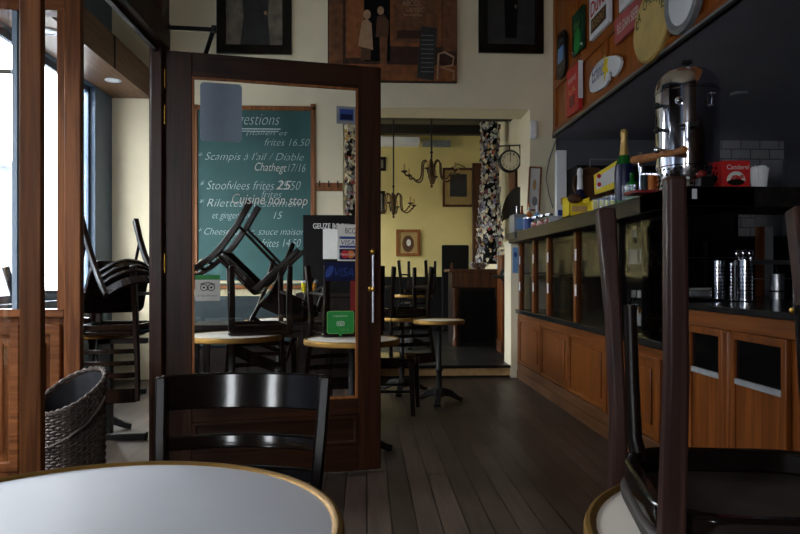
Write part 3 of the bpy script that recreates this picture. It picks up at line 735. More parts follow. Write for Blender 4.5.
# bottles behind the dark glass
def bottle_mb(h=.3, r=.037):
    m = MB(); m.lathe([(.001, 0), (r, 0), (r, h*.58), (r*.9, h*.64), (r*.4, h*.76), (r*.36, h*.97), (r*.42, h*.97), (r*.42, h), (.001, h)], n=18); return m
def label_mb(h, r): m = MB(); m.lathe([(r+.0008, h*.15), (r+.0008, h*.48)], n=18); return m
def make_bottle(label, loc, mat, h=.3, r=.037, lab='paper', cap=None, group=None, name='bottle', lname=None):
    t = thing(name, label, 'bottle', loc, 0, group)
    bottle_mb(h, r).build('glass_body', mat, t)
    if lab: label_mb(h, r).build('paper_label', lab, t)
    if lab and h > .28:
        m = MB(); m.lathe([(r*.55, h*.71), (r*.41, h*.77), (r*.385, h*.9)], n=16, ring=False); m.build('neck_label', lab, t)
    if cap:
        m = MB(); m.lathe([(r*.41, h*.74), (r*.45, h*.8), (r*.46, h*1.0), (r*.3, h*1.02), (.001, h*1.02)], n=16); m.build('foil', cap, t)
    return t
wb = None
for i, (px, sh_) in enumerate(((634, 1), (647, 1), (634, 0), (648, 0), (640, 0), (655, 0))):
    Y = 4.28-.09*(i % 2)-.12*(i//2 % 2); x = XB+.10+.05*(i % 2)
    p = W(px, HZ, X=x); z = 1.145 if sh_ else .75
    lab = ['pale labelled bottle on upper shelf behind the dark bar glass, left one', 'pale labelled bottle on upper shelf behind the dark bar glass, right one', 'wine bottle on the display floor behind the bar glass, leftmost', 'wine bottle on the display floor behind the bar glass, third from left', 'wine bottle on the display floor behind the bar glass, second from left', 'wine bottle on the display floor behind the bar glass, rightmost'][i]
    if wb is None: wb = make_bottle(lab, (x, p.y, z), 'bottled', .30, .04, group='bottles behind the bar glass')
    else: dup(wb, (x, p.y, z), (0,0,0), lab)
# ledge
lg = MB(); lg.box(XLG, XLG+.42, 3.36, YB-.01, 1.465, 1.57); lg.box(XLG, XR-.02, 3.36, 3.80, 1.465, 1.57)
lgo = lg.build('bar_ledge', 'ledge', smooth=False, bevel=.006); tag(lgo, 'thick dark bar ledge running from the doorway and turning right under the urn', 'bar ledge')
m = MB(); m.prism(rrect(WX(508, YB-.1), XLG+.1, YB-.42, YB-.02, .03), 1.5, 1.57, 'xy'); tag(m.build('ledge_shelf', 'ledge'), 'small shelf end of the bar ledge above the cream post', 'shelf')
# support posts of the return ledge
t = thing('ledge_post', 'wood and grey metal post under the right end of the bar ledge', 'post', (WX(763, 4.7), 4.7, .97))
m = MB(); m.box(-.028, .012, 0, .05, 0, .494); m.build('wood_strip', 'bar', t); m = MB(); m.box(.012, .075, 0, .05, 0, .494); m.build('metal_strip', 'grey', t)
# lower cupboards towards us
YC0, YC1 = 2.3, 3.50
cb = thing('bar_cupboard', 'wooden bar cupboard with two black glass doors right of the chair legs', 'cupboard', (XB, YC0, 0))
def LC(y): return y-YC0
m = MB(); m.box(0, .5, 0, LC(YC1), 0, .945); m.build('carcass', 'bar', cb, False)
m = MB(); m.box(-.02, 0, 0, LC(YC1), .868, .945); m.build('top_rail', 'barx', cb, bevel=.004)
def ylc(px): return W(px, HZ, X=XB).y-YC0
for (pa_, pb_, st) in ((692, 727, None), (735, 792, None)):
    y1, y0 = ylc(pa_), ylc(pb_)
    d = thing('cupboard_door', None, None); d.parent = cb
    w = .035
    m = MB(); m.ring(y0, y1, .05, .867, w, -.025, 0, 'yz'); m.build('door_frame', 'bar', d, bevel=.004)
    m = MB(); m.box(-.012, 0, y0+w, y1-w, .66, .832); m.build('black_pane', 'blackgloss', d, False)
    m = MB(); m.box(-.022, 0, y0+w, y1-w, .635, .66); m.build('pale_trim', 'grey', d, False)
    m = MB(); m.box(-.014, 0, y0+w, y1-w, .1, .635); m.build('lower_panel', 'bar', d, False)
yk = ylc(731)
m = MB(); m.box(-.03, 0, yk-.03, yk+.03, 0, .868); m.build('stile', 'bar', cb, bevel=.01)
m = MB(); m.box(-.03, 0, 0, LC(YC1), 0, .09); m.build('plinth', 'barbase', cb)
m = MB(); m.box(XB-.035, 2.9, YC0-.05, YC1, .945, .975); m.box(XB+.46, 2.9, YC1, 5.0, .945, .975)
tag(m.build('counter_top', 'stone', smooth=False, bevel=.004), 'black polished countertop carrying steel containers behind the bar', 'countertop')
m = MB(); m.box(XB+.48, 2.9, 3.5, 4.98, 0, .945); tag(m.build('back_bar_base', 'dark', smooth=False), 'dark base cabinet under the black countertop behind the bar', 'cabinet')
t = thing('fridge', 'black glass fronted back bar cabinet behind the steel containers', 'cabinet', (XB+.5, 5.05, 0))
m = MB(); m.box(0, 2.5, .06, .55, 0, 1.42); m.build('body', 'black', t); m = MB(); m.box(.03, 2.47, .045, .06, .3, 1.38); m.build('glass_door', 'blackgloss', t)
m = MB(); m.tube([(.08, .02, 1.25), (1.1, .02, 1.25)], .006); m.build('hanging_rail', 'steel', t)
# steel containers on the counter
def strainer(label, px, pyb, w, h, group='perforated steel holders'):
    p = W(px, pyb, Z=.975); s = p.y/F
    r = w*s/2; hh = h*s
    t = thing('cutlery_holder', label, 'steel container', (p.x, p.y, .975), 0, group)
    m = MB(); m.lathe([(.001, 0), (r, 0), (r, hh), (r+.004, hh), (r+.004, hh-.006), (r-.003, hh-.008), (r-.003, .01), (.001, .01)], n=28); m.build('body', 'steel', t)
    m = MB()
    for j in range(8):
        for k in range(16):
            a = 2*PI*(k+.5*(j % 2))/16; z = hh*(.12+.1*j)
            R_ = Matrix.Rotation(a, 3, 'Z') @ Matrix.Rotation(PI/2, 3, 'Y')
            m.lathe([(.0052, r-.0), (.0052, r+.0012)], (0, 0, z), 8, R_)
    m.build('holes', 'blackgloss', t, label='rows of round holes')
    return t
strainer('perforated steel cutlery holder, first one right of the thick chair leg', 717.5, 298, 13, 38)
strainer('narrow perforated steel holder in the middle of the steel containers', 731, 296, 9, 34)
st3 = strainer('wide perforated steel cutlery holder with spoons sticking out', 745, 299, 15, 40)
p = st3.location
m = MB()
for k in range(4):
    a = k*1.4; m.tube([(.02*math.cos(a), .02*math.sin(a), .05), (.035*math.cos(a), .035*math.sin(a), .26)], .004, 6); m.ball((.037*math.cos(a), .037*math.sin(a), .275), .02, 8, (1, .4, 1.2))
m.build('spoon', 'steel', None); o = COL.objects[-1] if False else bpy.data.objects['spoon']; o.location = p; tag(o, 'bunch of steel spoons standing in the wide cutlery holder', 'spoons')
pp = W(777, 299, Z=.975)
t = thing('steel_pot', 'small steel pot with black band right of the perforated holders', 'pot', (pp.x, pp.y, .975))
s = pp.y/F
m = MB(); m.lathe([(.001, 0), (6.5*s, 0), (6.8*s, 26*s), (7.3*s, 26*s), (6.5*s, 25*s), (6.3*s, 2*s), (.001, 2*s)], n=28); m.build('body', 'steeldull', t)
m = MB(); m.lathe([(6.75*s, 7*s), (6.85*s, 9*s)], n=28); m.build('band', 'black', t)
m = MB(); m.tube([(3*s, 0, 18*s), (-1*s, 0, 33*s)], .006); m.build('utensil_handle', 'black', t)
pp = W(700, 297, Z=.975)
t = thing('drain_tray', 'low steel tray on the counter beside the thick chair leg', 'tray', (pp.x, pp.y, .975))
m = MB(); m.box(-.12, .12, -.1, .1, 0, .05); m.build('tray', 'steeldull', t, bevel=.01); m = MB(); m.box(-.1, .1, -.08, .08, .05, .06); m.build('cloth', 'paper', t, bevel=.01)
pp = W(795, 298, Z=.975)
t = thing('wire_rack', 'steel wire rack behind the small pot at the right edge', 'rack', (pp.x-.05, pp.y+.25, .975))
m = MB()
for x in (-.2, .2):
    m.tube([(x, 0, 0), (x, 0, .24)], .006)
m.tube([(-.2, 0, .24), (.2, 0, .24)], .006); m.tube([(-.2, 0, .12), (.2, 0, .12)], .004); m.box(-.2, .2, -.02, .02, .215, .235)
m.build('frame', 'steeldull', t)

# ------------------------------------------------------------------ overhead signboard
ZSB = 2.665
sb = thing('signboard_panelling', 'orange brown wooden panelling above the bar carrying beer signs', 'wood panelling', (XSIGN, 0, ZSB))
m = MB(); m.box(0, .08, .5, YB-.02, 0, ZC-ZSB); m.build('board', 'sign', sb, False)
m = MB(); m.box(-.025, .08, .5, YB-.02, .0, .05); m.build('bottom_rail', 'signx', sb, bevel=.004)
m = MB(); m.box(-.02, 0, .5, YB-.02, .47, .56); m.build('middle_rail', 'signx', sb, bevel=.004)
m = MB(); m.box(-.02, 0, .5, YB-.02, 1.5, 1.6); m.build('upper_rail', 'signx', sb, bevel=.004)
for y in (YB-.06, 6.55, 5.75, 5.0, 4.28, 3.6, 2.9, 2.2):
    m = MB(); m.box(-.018, 0, y-.05, y+.05, .05, ZC-ZSB); m.build('stile', 'sign', sb, bevel=.004)
m = MB(); m.box(-.03, -.005, .5, YB-.02, -.018, 0); m.build('metal_edge', 'grey', sb, False)
m = MB(); m.box(-.028, 0, .5, YB-.02, -.04, -.018); m.build('black_batten', 'black', sb, False)  # narrow black strip below the metal edge
m = MB(); m.box(XSIGN-.02, XR, .5, YB+.05, ZSB-.04, ZSB); struct(m.build('ceiling_bar', 'barceil', smooth=False))
# beer signs: each placed flat on the panelling, real distances
def SP(px, py): p = W(px, py, X=XSIGN-.03); return p
def sign(name, label, cat, px, py):
    p = SP(px, py); return thing(name, label, cat, (XSIGN-.03, p.y, p.z), -PI/2), p
def loc2(px, py, p):      # local x (rightwards), z
    q = SP(px, py); return p.y-q.y, q.z-p.z
# 1 black rounded sign
t, p = sign('beer_sign', 'black narrow sign with rounded ends and pale blue field, at panelling end', 'sign', 562, 78)
x0 = loc2(558, 60, p)[0]; x1 = loc2(566.5, 60, p)[0]; z1 = loc2(562, 32, p)[1]
m = MB(); m.prism(rrect(x0, x1, 0, z1, .1), -.015, .01); m.build('plate', 'black', t)
m = MB(); m.box(x0+.06, x1-.06, -.019, -.015, z1*.34, z1*.66); m.build('blue_field', 'lblue', t, False)
text('sign_words', 'BRASSERIE', 'grey', t, x0+.07, x1-.07, z1*.74, z1*.8, -.02); text('sign_words', 'BIERE', 'grey', t, x0+.08, x1-.08, z1*.15, z1*.22, -.02)
# 2 green sign
t, p = sign('beer_sign', 'dark green rectangular metal sign between black and white signs', 'sign', 579, 52)
x0 = loc2(573, 30, p)[0]; x1 = loc2(584, 30, p)[0]; z1 = loc2(579, 10, p)[1]
m = MB(); m.prism(rrect(x0, x1, 0, z1, .02), -.01, .01); m.build('plate', 'dgreen', t)
m = MB(); m.prism(ellipse((x0+x1)/2, z1*.28, .1, .12), -.014, -.01); m.build('round_mark', 'green', t, False)
text('sign_words', 'Bier', 'lgreen', t, x0+.08, x1-.08, z1*.6, z1*.75, -.014, shear=.2); text('sign_words', 'Brune', 'green', t, x0+.08, x1-.08, z1*.45, z1*.54, -.014)
for xx in (x0+.03, x1-.03):
    m = MB(); m.ball((xx, -.012, .04), .014, 8); m.build('screw', 'steel', t)
# 3 white sign
t, p = sign('beer_sign', 'white enamel sign with bold red word and dark lower band', 'sign', 601, 32)
x0 = loc2(591.5, 20, p)[0]; x1 = loc2(611, 15, p)[0]; z1 = .62
m = MB(); m.prism(rrect(x0, x1, 0, z1, .02), -.02, .01); m.build('plate', 'white', t)
text('sign_words', 'Duvel', 'red', t, x0+.04, x1-.05, z1*.31, z1*.53, -.022, thin=.02, rz=.05)
text('sign_words', 'Moortgat', 'dblue', t, x0+.05, x1-.05, z1*.72, z1*.82, -.022)
m = MB(); m.box(x0+.05, x1-.06, -.023, -.02, z1*.08, z1*.28); m.build('dark_band', 'brown', t, False); text('sign_words', 'BOERENT', 'gold', t, x0+.08, x1-.09, z1*.12, z1*.24, -.025)
# 4 red upright sign
t, p = sign('beer_sign', 'red upright sign under the green one, sticking out slightly', 'sign', 576, 113)
x0 = loc2(569.5, 90, p)[0]; x1 = loc2(581.5, 90, p)[0]; z1 = loc2(576, 66, p)[1]
m = MB(); m.box(x0, x1, -.03, .01, 0, z1); m.build('plate', 'red', t, bevel=.004)
m = MB(); m.box(x1, x1+.012, -.032, .01, .1, z1); m.build('edge', 'white', t)
text('sign_words', 'BIERE', 'paper', t, x0+.06, x1-.06, z1*.68, z1*.78, -.032, shear=.2); text('sign_words', 'LA', 'gold', t, x0+.08, x1-.08, z1*.44, z1*.56, -.032)
m = MB(); m.box(x0+.1, x1-.12, -.034, -.03, z1*.16, z1*.38); m.build('bottle_mark', 'redd', t, False)
# 5 palette shaped sign
t, p = sign('beer_sign', 'white artist palette shaped sign with blue lettering and a notch', 'sign', 605, 92)
poly = []
for (px, py) in ((590.5, 84), (591, 78), (593.5, 71), (598, 64), (604, 58.5), (611, 56), (617, 55.5), (621, 57.5), (622.5, 62), (621, 68), (617.5, 74), (614.5, 77.2), (613.3, 75.5), (613.6, 72.5), (611.6, 71.3), (610, 74), (609.8, 80), (606.5, 86), (600, 90.5), (594, 92.8), (591.3, 91.5)): poly.append(loc2(px, py, p))
m = MB(); m.prism(poly, -.012, .01); m.build('plate', 'white', t)
a = loc2(593, 85, p); b = loc2(606, 72, p)
text('sign_words', 'Echinus', 'blue', t, a[0]+.02, b[0], .15, .29, -.014, shear=.1, rz=.0)
q = loc2(607, 67, p); m = MB(); m.prism([(q[0]+.09*math.cos(2*PI*k/10)*(1 if k % 2 else .45), q[1]+.12*math.sin(2*PI*k/10)*(1 if k % 2 else .45)) for k in range(10)], -.015, -.012); m.build('star_mark', 'yellowp', t, False)
# 6 gold oval sign
t, p = sign('beer_sign', 'large gold oval enamel sign with lettering around its top', 'sign', 652, 57)
c = loc2(653.5, 24.5, p); rx = (loc2(672, 20, p)[0]-loc2(635, 38, p)[0])/2
m = MB(); m.prism(ellipse(c[0], c[1], rx, .26, 40), -.02, .01); m.build('plate', 'gold', t)
m = MB(); m.prism(ellipse(c[0], c[1], rx*.94, .24, 40), -.026, -.02); m.build('enamel', 'goldsign', t)
s_ = 'LA CHOUFFE'
for k, ch in enumerate(s_):
    if ch == ' ': continue
    a = math.radians(155-130*k/(len(s_)-1)); x = c[0]+rx*.76*math.cos(a); z = c[1]+.18*math.sin(a)
    text('sign_letter', ch, 'dgreen', t, x-.028, x+.028, z-.035, z+.035, -.028)
# 7 faded red strip
t, p = sign('beer_sign', 'faded red narrow strip sign left of the gold oval', 'sign', 630, 35)
x0 = loc2(616, 30, p)[0]; x1 = loc2(643.5, 15, p)[0]
m = MB(); m.box(x0, x1, -.012, .01, .02, .22); m.build('plate', 'pinkred', t); text('sign_words', 'BELGIAN BEER', 'paper', t, x0+.06, x1-.06, .08, .16, -.014)
# 8 white sign top
t, p = sign('beer_sign', 'white square sign above the faded red strip, cut by the picture top', 'sign', 628, 12)
x0 = loc2(620.5, 8, p)[0]; x1 = loc2(637, 2, p)[0]
m = MB(); m.box(x0, x1, -.012, .01, .05, .7); m.build('plate', 'white', t); m = MB(); m.box(x0+.04, x1-.04, -.014, -.012, .1, .65); m.build('print', 'paper', t)
# 9 round grey tray
t, p = sign('round_plate', 'round grey and white plate hung at the top right of panelling', 'plate', 690, 15)
c = loc2(686, -5, p); R0 = .24
m = MB(); m.lathe([(.001, 0), (R0, 0), (R0, .04), (R0-.03, .05), (R0-.05, .035), (.001, .03)], (c[0], .005, c[1]), 40, Matrix.Rotation(PI/2, 3, 'X')); m.build('plate_rim', 'grey', t)
m = MB(); m.lathe([(.001, 0), (R0-.05, 0), (R0-.06, .006), (.001, .006)], (c[0], -.027, c[1]), 36, Matrix.Rotation(PI/2, 3, 'X')); m.build('plate_face', 'white', t)
# ceiling vent on underside
pv = W(739, 93, Z=ZSB-.04)
m = MB(); m.lathe([(.001, 0), (.07, 0), (.06, -.02), (.001, -.02)], (pv.x, pv.y, ZSB-.04), 24); tag(m.build('ceiling_spotlight', 'grey'), 'small round spotlight in the dark ceiling over the bar', 'ceiling light')
# cable hanging
pc = [W(x, y, Y=7.3) for x, y in ((561, 118), (556, 140), (549, 160), (546, 178), (549, 195), (553, 208))]
m = MB(); m.tube(pc, .006, 8); tag(m.build('cable', 'grey'), 'pale cable hanging down the dark wall behind the bar', 'cable')
# tile area and tall grey unit behind the bar
m = MB(); m.box(WX(719, 7.42), WX(784, 7.42), 7.42, 7.45, 1.3, 2.63); struct(m.build('wall_tiles', 'whitetile', smooth=False))
t = thing('tall_unit', 'tall grey metal unit at the far right behind the bar', 'cabinet', (WX(782, 6.9), 6.9, 0))
m = MB(); m.box(.03, .7, 0, .5, 0, 2.3); m.build('body', 'charcoal', t); m = MB(); m.box(0, .03, -.01, .5, 0, 2.33); m.build('edge_strip', 'steeldull', t)
t = thing('back_cabinet', 'low black cabinet against the dark wall behind the bar', 'cabinet', (XSIGN+.1, 6.9, 0))
m = MB(); m.box(0, 1.7, 0, .5, 0, 2.25); m.build('body', 'blackpaint', t); m = MB(); m.box(.05, 1.65, -.01, 0, 1.2, 2.2); m.build('door_panel', 'black', t)

# ------------------------------------------------------------------ things on the bar ledge
ZL = 1.57
def on(px, X): p = W(px, HZ, X=X); return Vector((p.x, p.y, ZL))
# coffee urn
u = W(687, 180, Y=3.66)
urn = thing('coffee_urn', 'large polished steel coffee urn with domed lid on the bar ledge', 'coffee urn', (u.x, 3.66, ZL))
RU = 30.5*3.66/F; k_ = 3.66/F
zt_ = (275-88)*k_+CH-ZL; zd = (275-63)*k_+CH-ZL
m = MB(); m.lathe([(.001, .0), (RU*1.0, .0), (RU*1.0, .02), (RU*.97, .03), (RU*.97, .135), (RU, .14), (RU, zt_-.012), (RU*1.02, zt_-.008), (RU*1.02, zt_), (RU*.98, zt_+.003), (.001, zt_+.003)], n=64); m.build('body', 'steel', urn)
m = MB(); m.lathe([(RU*1.0, zt_+.004), (RU*1.0, zt_+.018), (RU*.97, zt_+.045), (RU*.90, zt_+.07), (RU*.80, zt_+.09), (RU*.74, zt_+.094), (RU*.66, zt_+.108), (RU*.4, zd-.012), (.001, zd)], n=64); m.build('lid', 'steel', urn)
m = MB(); m.lathe([(.012, zd-.01), (.012, zd+.015), (.03, zd+.02), (.028, zd+.034), (.001, zd+.036)], n=16); m.build('lid_knob', 'black', urn)
m = MB()
for j in range(4):
    for k in range(30):
        a = 2*PI*(k+.5*(j % 2))/30
        m.lathe([(.0085, RU*.97-.002), (.0085, RU*.97+.001)], (0, 0, .035+.028*j), 8, Matrix.Rotation(a, 3, 'Z') @ Matrix.Rotation(PI/2, 3, 'Y'))
m.build('vent_holes', 'blackgloss', urn, label='rows of round holes around the base')
fa = math.radians(-118)      # side of the taps, towards left front
def ur(a, r, z): return (r*math.cos(a), r*math.sin(a), z)
def up_(py): return (275-py)*k_+CH-ZL
a1 = math.radians(-160)
m = MB(); m.tube([ur(a1, RU+.02, up_(152)), ur(a1, RU+.02, up_(106))], .009, 10); m.build('gauge_glass', 'lampglass', urn)
for py in (106, 130, 150):
    m = MB(); m.tube([ur(a1, RU-.01, up_(py)), ur(a1, RU+.045, up_(py))], .012, 10); m.ball(ur(a1, RU+.05, up_(py)), .019, 10); m.build('gauge_fitting', 'black' if py != 150 else 'steel', urn)
a2 = math.radians(-128)
m = MB(); m.tube([ur(a2, RU-.01, up_(104)), ur(a2, RU+.03, up_(104))], .016, 12); m.ball(ur(a2, RU+.03, up_(104)), .02, 10); m.build('thermometer', 'steel', urn)
a3 = math.radians(-115)
m = MB(); m.tube([ur(a3, RU-.01, up_(130)), ur(a3, RU+.06, up_(130))], .012, 10); m.tube([ur(a3, RU+.06, up_(128)), ur(a3, RU+.06, up_(142))], [.012, .009], 10); m.build('tap', 'steel', urn)
m = MB(); m.tube([ur(a2, RU+.055, up_(130)), ur(a3+.25, RU+.06, up_(129))], [.007, .013], 8); m.build('tap_lever', 'black', urn)
a4 = math.radians(-70)
m = MB()
zz0, zz1 = up_(108), up_(97)
for s_ in (-.06, .06): m.tube([ur(a4+s_, RU-.005, zz1), ur(a4+s_, RU+.018, zz1), ur(a4+s_, RU+.018, zz0), ur(a4+s_, RU-.005, zz0)], .006, 8)
m.tube([ur(a4-.06, RU+.018, zz0), ur(a4+.06, RU+.018, zz0)], .006, 8)
m.build('carry_handle', 'steel', urn)
# beer tap with wooden handle
tp = on(640, 1.63); tp.y = 3.95
tp = Vector((WX(641, 3.95), 3.95, ZL))
tap = thing('bar_tap', 'chrome tap with long turned wooden handle left of the coffee urn', 'tap', tp)
kk = 3.95/F
def tz(py): return (275-py)*kk+CH-ZL
def tx(px): return WX(px, 3.95)-tp.x
m = MB(); m.lathe([(.028, 0), (.028, .012), (.012, .02), (.012, tz(162))], n=16); m.lathe([(.017, tz(170)), (.02, tz(163)), (.017, tz(156)), (.006, tz(150))], (0, 0, 0), 14); m.build('column', 'steel', tap)
hp = []
for (px, py) in ((632, 161), (634, 160), (650, 157.5), (664, 154.5), (676, 152), (680, 151), (684, 149.5), (686, 149)):
    u_ = (px-632)/54.0; hp.append(W(px, py, Y=3.93-.52*u_)-tp)
m = MB(); m.tube(hp, [.014, .023, .024, .021, .016, .017, .021, .012], 14); m.build('wooden_handle', 'pepper', tap)
m = MB(); m.lathe([(.012, 0), (.015, .03), (.011, .06), (.004, .075)], (tx(637), -.055, tz(172)), 12); m.tube([(0, 0, tz(160)), (tx(637), -.055, tz(163))], .009); m.build('spout', 'steel', tap)
# red tray with tins
tr = Vector((WX(655, 3.72), 3.72, ZL))
m = MB(); m.prism(rrect(-.15, .13, -.09, .09, .02), 0, .014, 'xy'); o = m.build('serving_tray', 'redd'); o.location = tr; tag(o, 'dark red tray on the ledge before the coffee urn', 'tray')
for k, (px, mt, lab) in enumerate(((644, 'teal', 'teal tin on the red tray'), (650, 'orange', 'copper coloured tin on the red tray, left one'), (655, 'bottleb', 'copper brown tin on the red tray, right one'))):
    t = thing('tin', lab, 'tin', (WX(px, 3.75), 3.75, ZL+.014), group='tins on the red tray')
    m = MB(); m.lathe([(.001, 0), (.02, 0), (.02, .10), (.018, .105), (.001, .105)], n=20); m.build('can', mt, t); m = MB(); m.lathe([(.0205, .095), (.0205, .105), (.001, .107)], n=20); m.build('lid', 'steel', t)
# bottles
champ = thing('champagne_bottle', 'tall champagne bottle with gold foil neck and blue label on the ledge', 'bottle', (WX(624, 4.45), 4.45, ZL))
k2 = 4.45/F; H2 = (275-127)*k2+CH-ZL
m = MB(); m.lathe([(.001, 0), (.058, 0), (.06, H2*.45), (.052, H2*.55), (.028, H2*.68), (.02, H2*.8), (.001, H2*.8)], n=22); m.build('glass_body', 'bottleg', champ)
m = MB(); m.lathe([(.0605, H2*.08), (.0615, H2*.45), (.054, H2*.55)], n=22); m.build('blue_label', 'dblue', champ)
m = MB(); m.lathe([(.031, H2*.66), (.022, H2*.82), (.02, H2*.88), (.024, H2*.9), (.023, H2*.97), (.018, H2), (.001, H2)], n=22); m.build('gold_foil', 'gold', champ)
c2 = thing('champagne_bottle', 'champagne bottle with silver white foil neck and dark blue label', 'bottle', (WX(580, 5.5), 5.5, ZL))
H3 = (275-166)*5.5/F+CH-ZL
m = MB(); m.lathe([(.001, 0), (.05, 0), (.052, H3*.35), (.045, H3*.45), (.024, H3*.6), (.02, H3*.9), (.001, H3*.9)], n=20); m.build('glass_body', 'dblue', c2)
m = MB(); m.lathe([(.027, H3*.57), (.022, H3*.75), (.021, H3*.85), (.025, H3*.87), (.022, H3*.97), (.001, H3)], n=20); m.build('silver_foil', 'white', c2)
make_bottle('green glass bottle on the ledge beside the champagne bottle', (WX(629, 4.25), 4.2, ZL), 'bottleg', .19, .036, None)
make_bottle('dark bottle on the ledge left of the wooden tap handle', (WX(636, 4.2), 4.12, ZL), 'bottled', .17, .036, None)
# tall white panel
t = thing('menu_stand', 'tall narrow white board standing on the ledge by the dark wall', 'board', (WX(559, 6.1), 6.1, ZL))
zz = (275-150)*6.1/F+CH-ZL
m = MB(); m.box(-.04, .05, -.07, .0, 0, zz); m.build('board', 'white', t, bevel=.004)
m = MB(); m.box(-.03, .03, -.074, -.07, zz*.05, zz*.2); m.build('print', 'blue', t, False); m = MB(); m.box(-.005, .035, -.074, -.07, zz*.27, zz*.36); m.build('print', 'tan', t, False)
# yellow display with card
yb = thing('yellow_display', 'yellow cardboard counter display with sign card and red print', 'display box', (WX(599, 4.95), 4.95, ZL))
k5 = 4.95/F
def yx(px): return WX(px, 4.95)-yb.location.x
def yz(py): return (275-py)*k5+CH-ZL
m = MB(); m.add([(yx(595), .02, yz(173)), (yx(615.5), -.06, yz(159)), (yx(615.5), -.06, yz(187)), (yx(596), .02, yz(193)), (yx(595), .03, yz(173)), (yx(615.5), -.05, yz(159)), (yx(615.5), -.05, yz(187)), (yx(596), .03, yz(193))], [(0,1,2,3),(7,6,5,4),(0,4,5,1),(1,5,6,2),(2,6,7,3),(3,7,4,0)]); m.build('sign_card', 'yellowp', yb, False)
m = MB(); m.add([(yx(597), .012, yz(176)), (yx(614.5), -.06, yz(164)), (yx(614.5), -.06, yz(180)), (yx(597), .012, yz(188)), (yx(597), .016, yz(176)), (yx(614.5), -.056, yz(164)), (yx(614.5), -.056, yz(180)), (yx(597), .016, yz(188))], [(0,1,2,3),(7,6,5,4),(0,4,5,1),(1,5,6,2),(2,6,7,3),(3,7,4,0)]); m.build('white_print', 'paper', yb, False)
for (px, py) in ((599, 174.5), (599.5, 183)):
    m = MB(); m.ball((yx(px), .0, yz(py)), .018, 10, (1, .4, 1)); m.build('red_print', 'red', yb)
m = MB(); m.box(yx(592), yx(616), -.05, .1, 0, .10); m.build('box_body', 'yellowp', yb, bevel=.003)
# yellow tray
t = thing('yellow_tray', 'low yellow cardboard tray with lettering on the ledge edge', 'display box', (WX(576, 5.15), 5.15, ZL))
k6 = 5.15/F
x0, x1 = WX(567, 5.15)-t.location.x, WX(587, 5.15)-t.location.x
m = MB(); m.box(x0, x1, -.06, -.055, 0, .10); m.box(x0, x0+.005, -.06, .12, 0, .14); m.box(x1-.005, x1, -.06, .12, 0, .14); m.box(x0, x1, .115, .12, 0, .16); m.box(x0, x1, -.06, .12, 0, .005); m.build('tray', 'yellowp', t, False)
m = MB(); m.box(x0+.02, x1-.02, -.063, -.06, .03, .075); m.build('print', 'tan', t, False)
wbk = Vector((WX(592, 5.6), 5.6, ZL))
t = thing('bread_basket', 'brown round wicker basket tipped up behind the yellow display', 'basket', wbk)
m = MB(); m.lathe([(.001, -.05), (.13, -.04), (.165, .0), (.17, .03), (.155, .03), (.12, -.02), (.001, -.03)], (0, 0, .29), 28, Matrix.Rotation(math.radians(70), 3, 'X')); m.build('bowl', 'brown', t, bevel=.003)
m = MB(); m.tube([(0, .02, .0), (0, .04, .15)], .02); m.build('stand', 'brown', t)
m = MB(); m.ball((0, 0, .035), .04, 14, (1.5, 1, .9)); o = m.build('bread_roll', 'brown'); o.location = (WX(577, 5.0), 5.05, ZL+.09); tag(o, 'brown roll lying in the yellow tray', 'bread')
m = MB(); m.lathe([(.02, 0), (.03, .05), (.025, .07), (.001, .075)], n=14); o = m.build('pink_packet', 'pinkred'); o.location = (WX(570, 5.18), 5.18, ZL+.006); tag(o, 'pink packet standing in the yellow tray', 'packet')
# wire rack frame behind
t = thing('shelf_frame', 'thin metal shelf frame standing behind the ledge things', 'shelf', (WX(590, 6.2), 6.2, ZL))
m = MB(); x1 = WX(618, 6.2)-t.location.x
m.tube([(0, 0, 0), (0, 0, .62)], .006, 6); m.tube([(x1, 0, 0), (x1, 0, .62)], .006, 6); m.tube([(0, 0, .62), (x1, 0, .62)], .006, 6); m.tube([(0, 0, .3), (x1, 0, .3)], .005, 6); m.build('frame', 'grey', t)
# tumblers
def tumbler(label, px, Y, h=.085, r=.026, group='small clear glasses on the ledge'):
    t = thing('tumbler', label, 'glass', (WX(px, Y), Y, ZL), 0, group)
    m = MB(); m.lathe([(.001, 0), (r*.8, 0), (r, h), (r*.93, h), (r*.74, .008), (.001, .008)], n=20); m.build('glass_body', 'tumbler', t); return t
tm = tumbler('small clear glass before the yellow display, leftmost', 596, 4.72)
for px, Y, lab in ((601, 4.64, 'small clear glass before the yellow display, second from left'), (606.5, 4.56, 'small clear glass before the yellow display, third from left'), (611.5, 4.5, 'small clear glass before the yellow display, rightmost'), (626, 4.02, 'small clear glass left of the wooden tap handle'), (631, 3.96, 'small clear glass right beside the wooden tap handle base')):
    dup(tm, (WX(px, Y), Y, ZL), (0,0,0), lab)
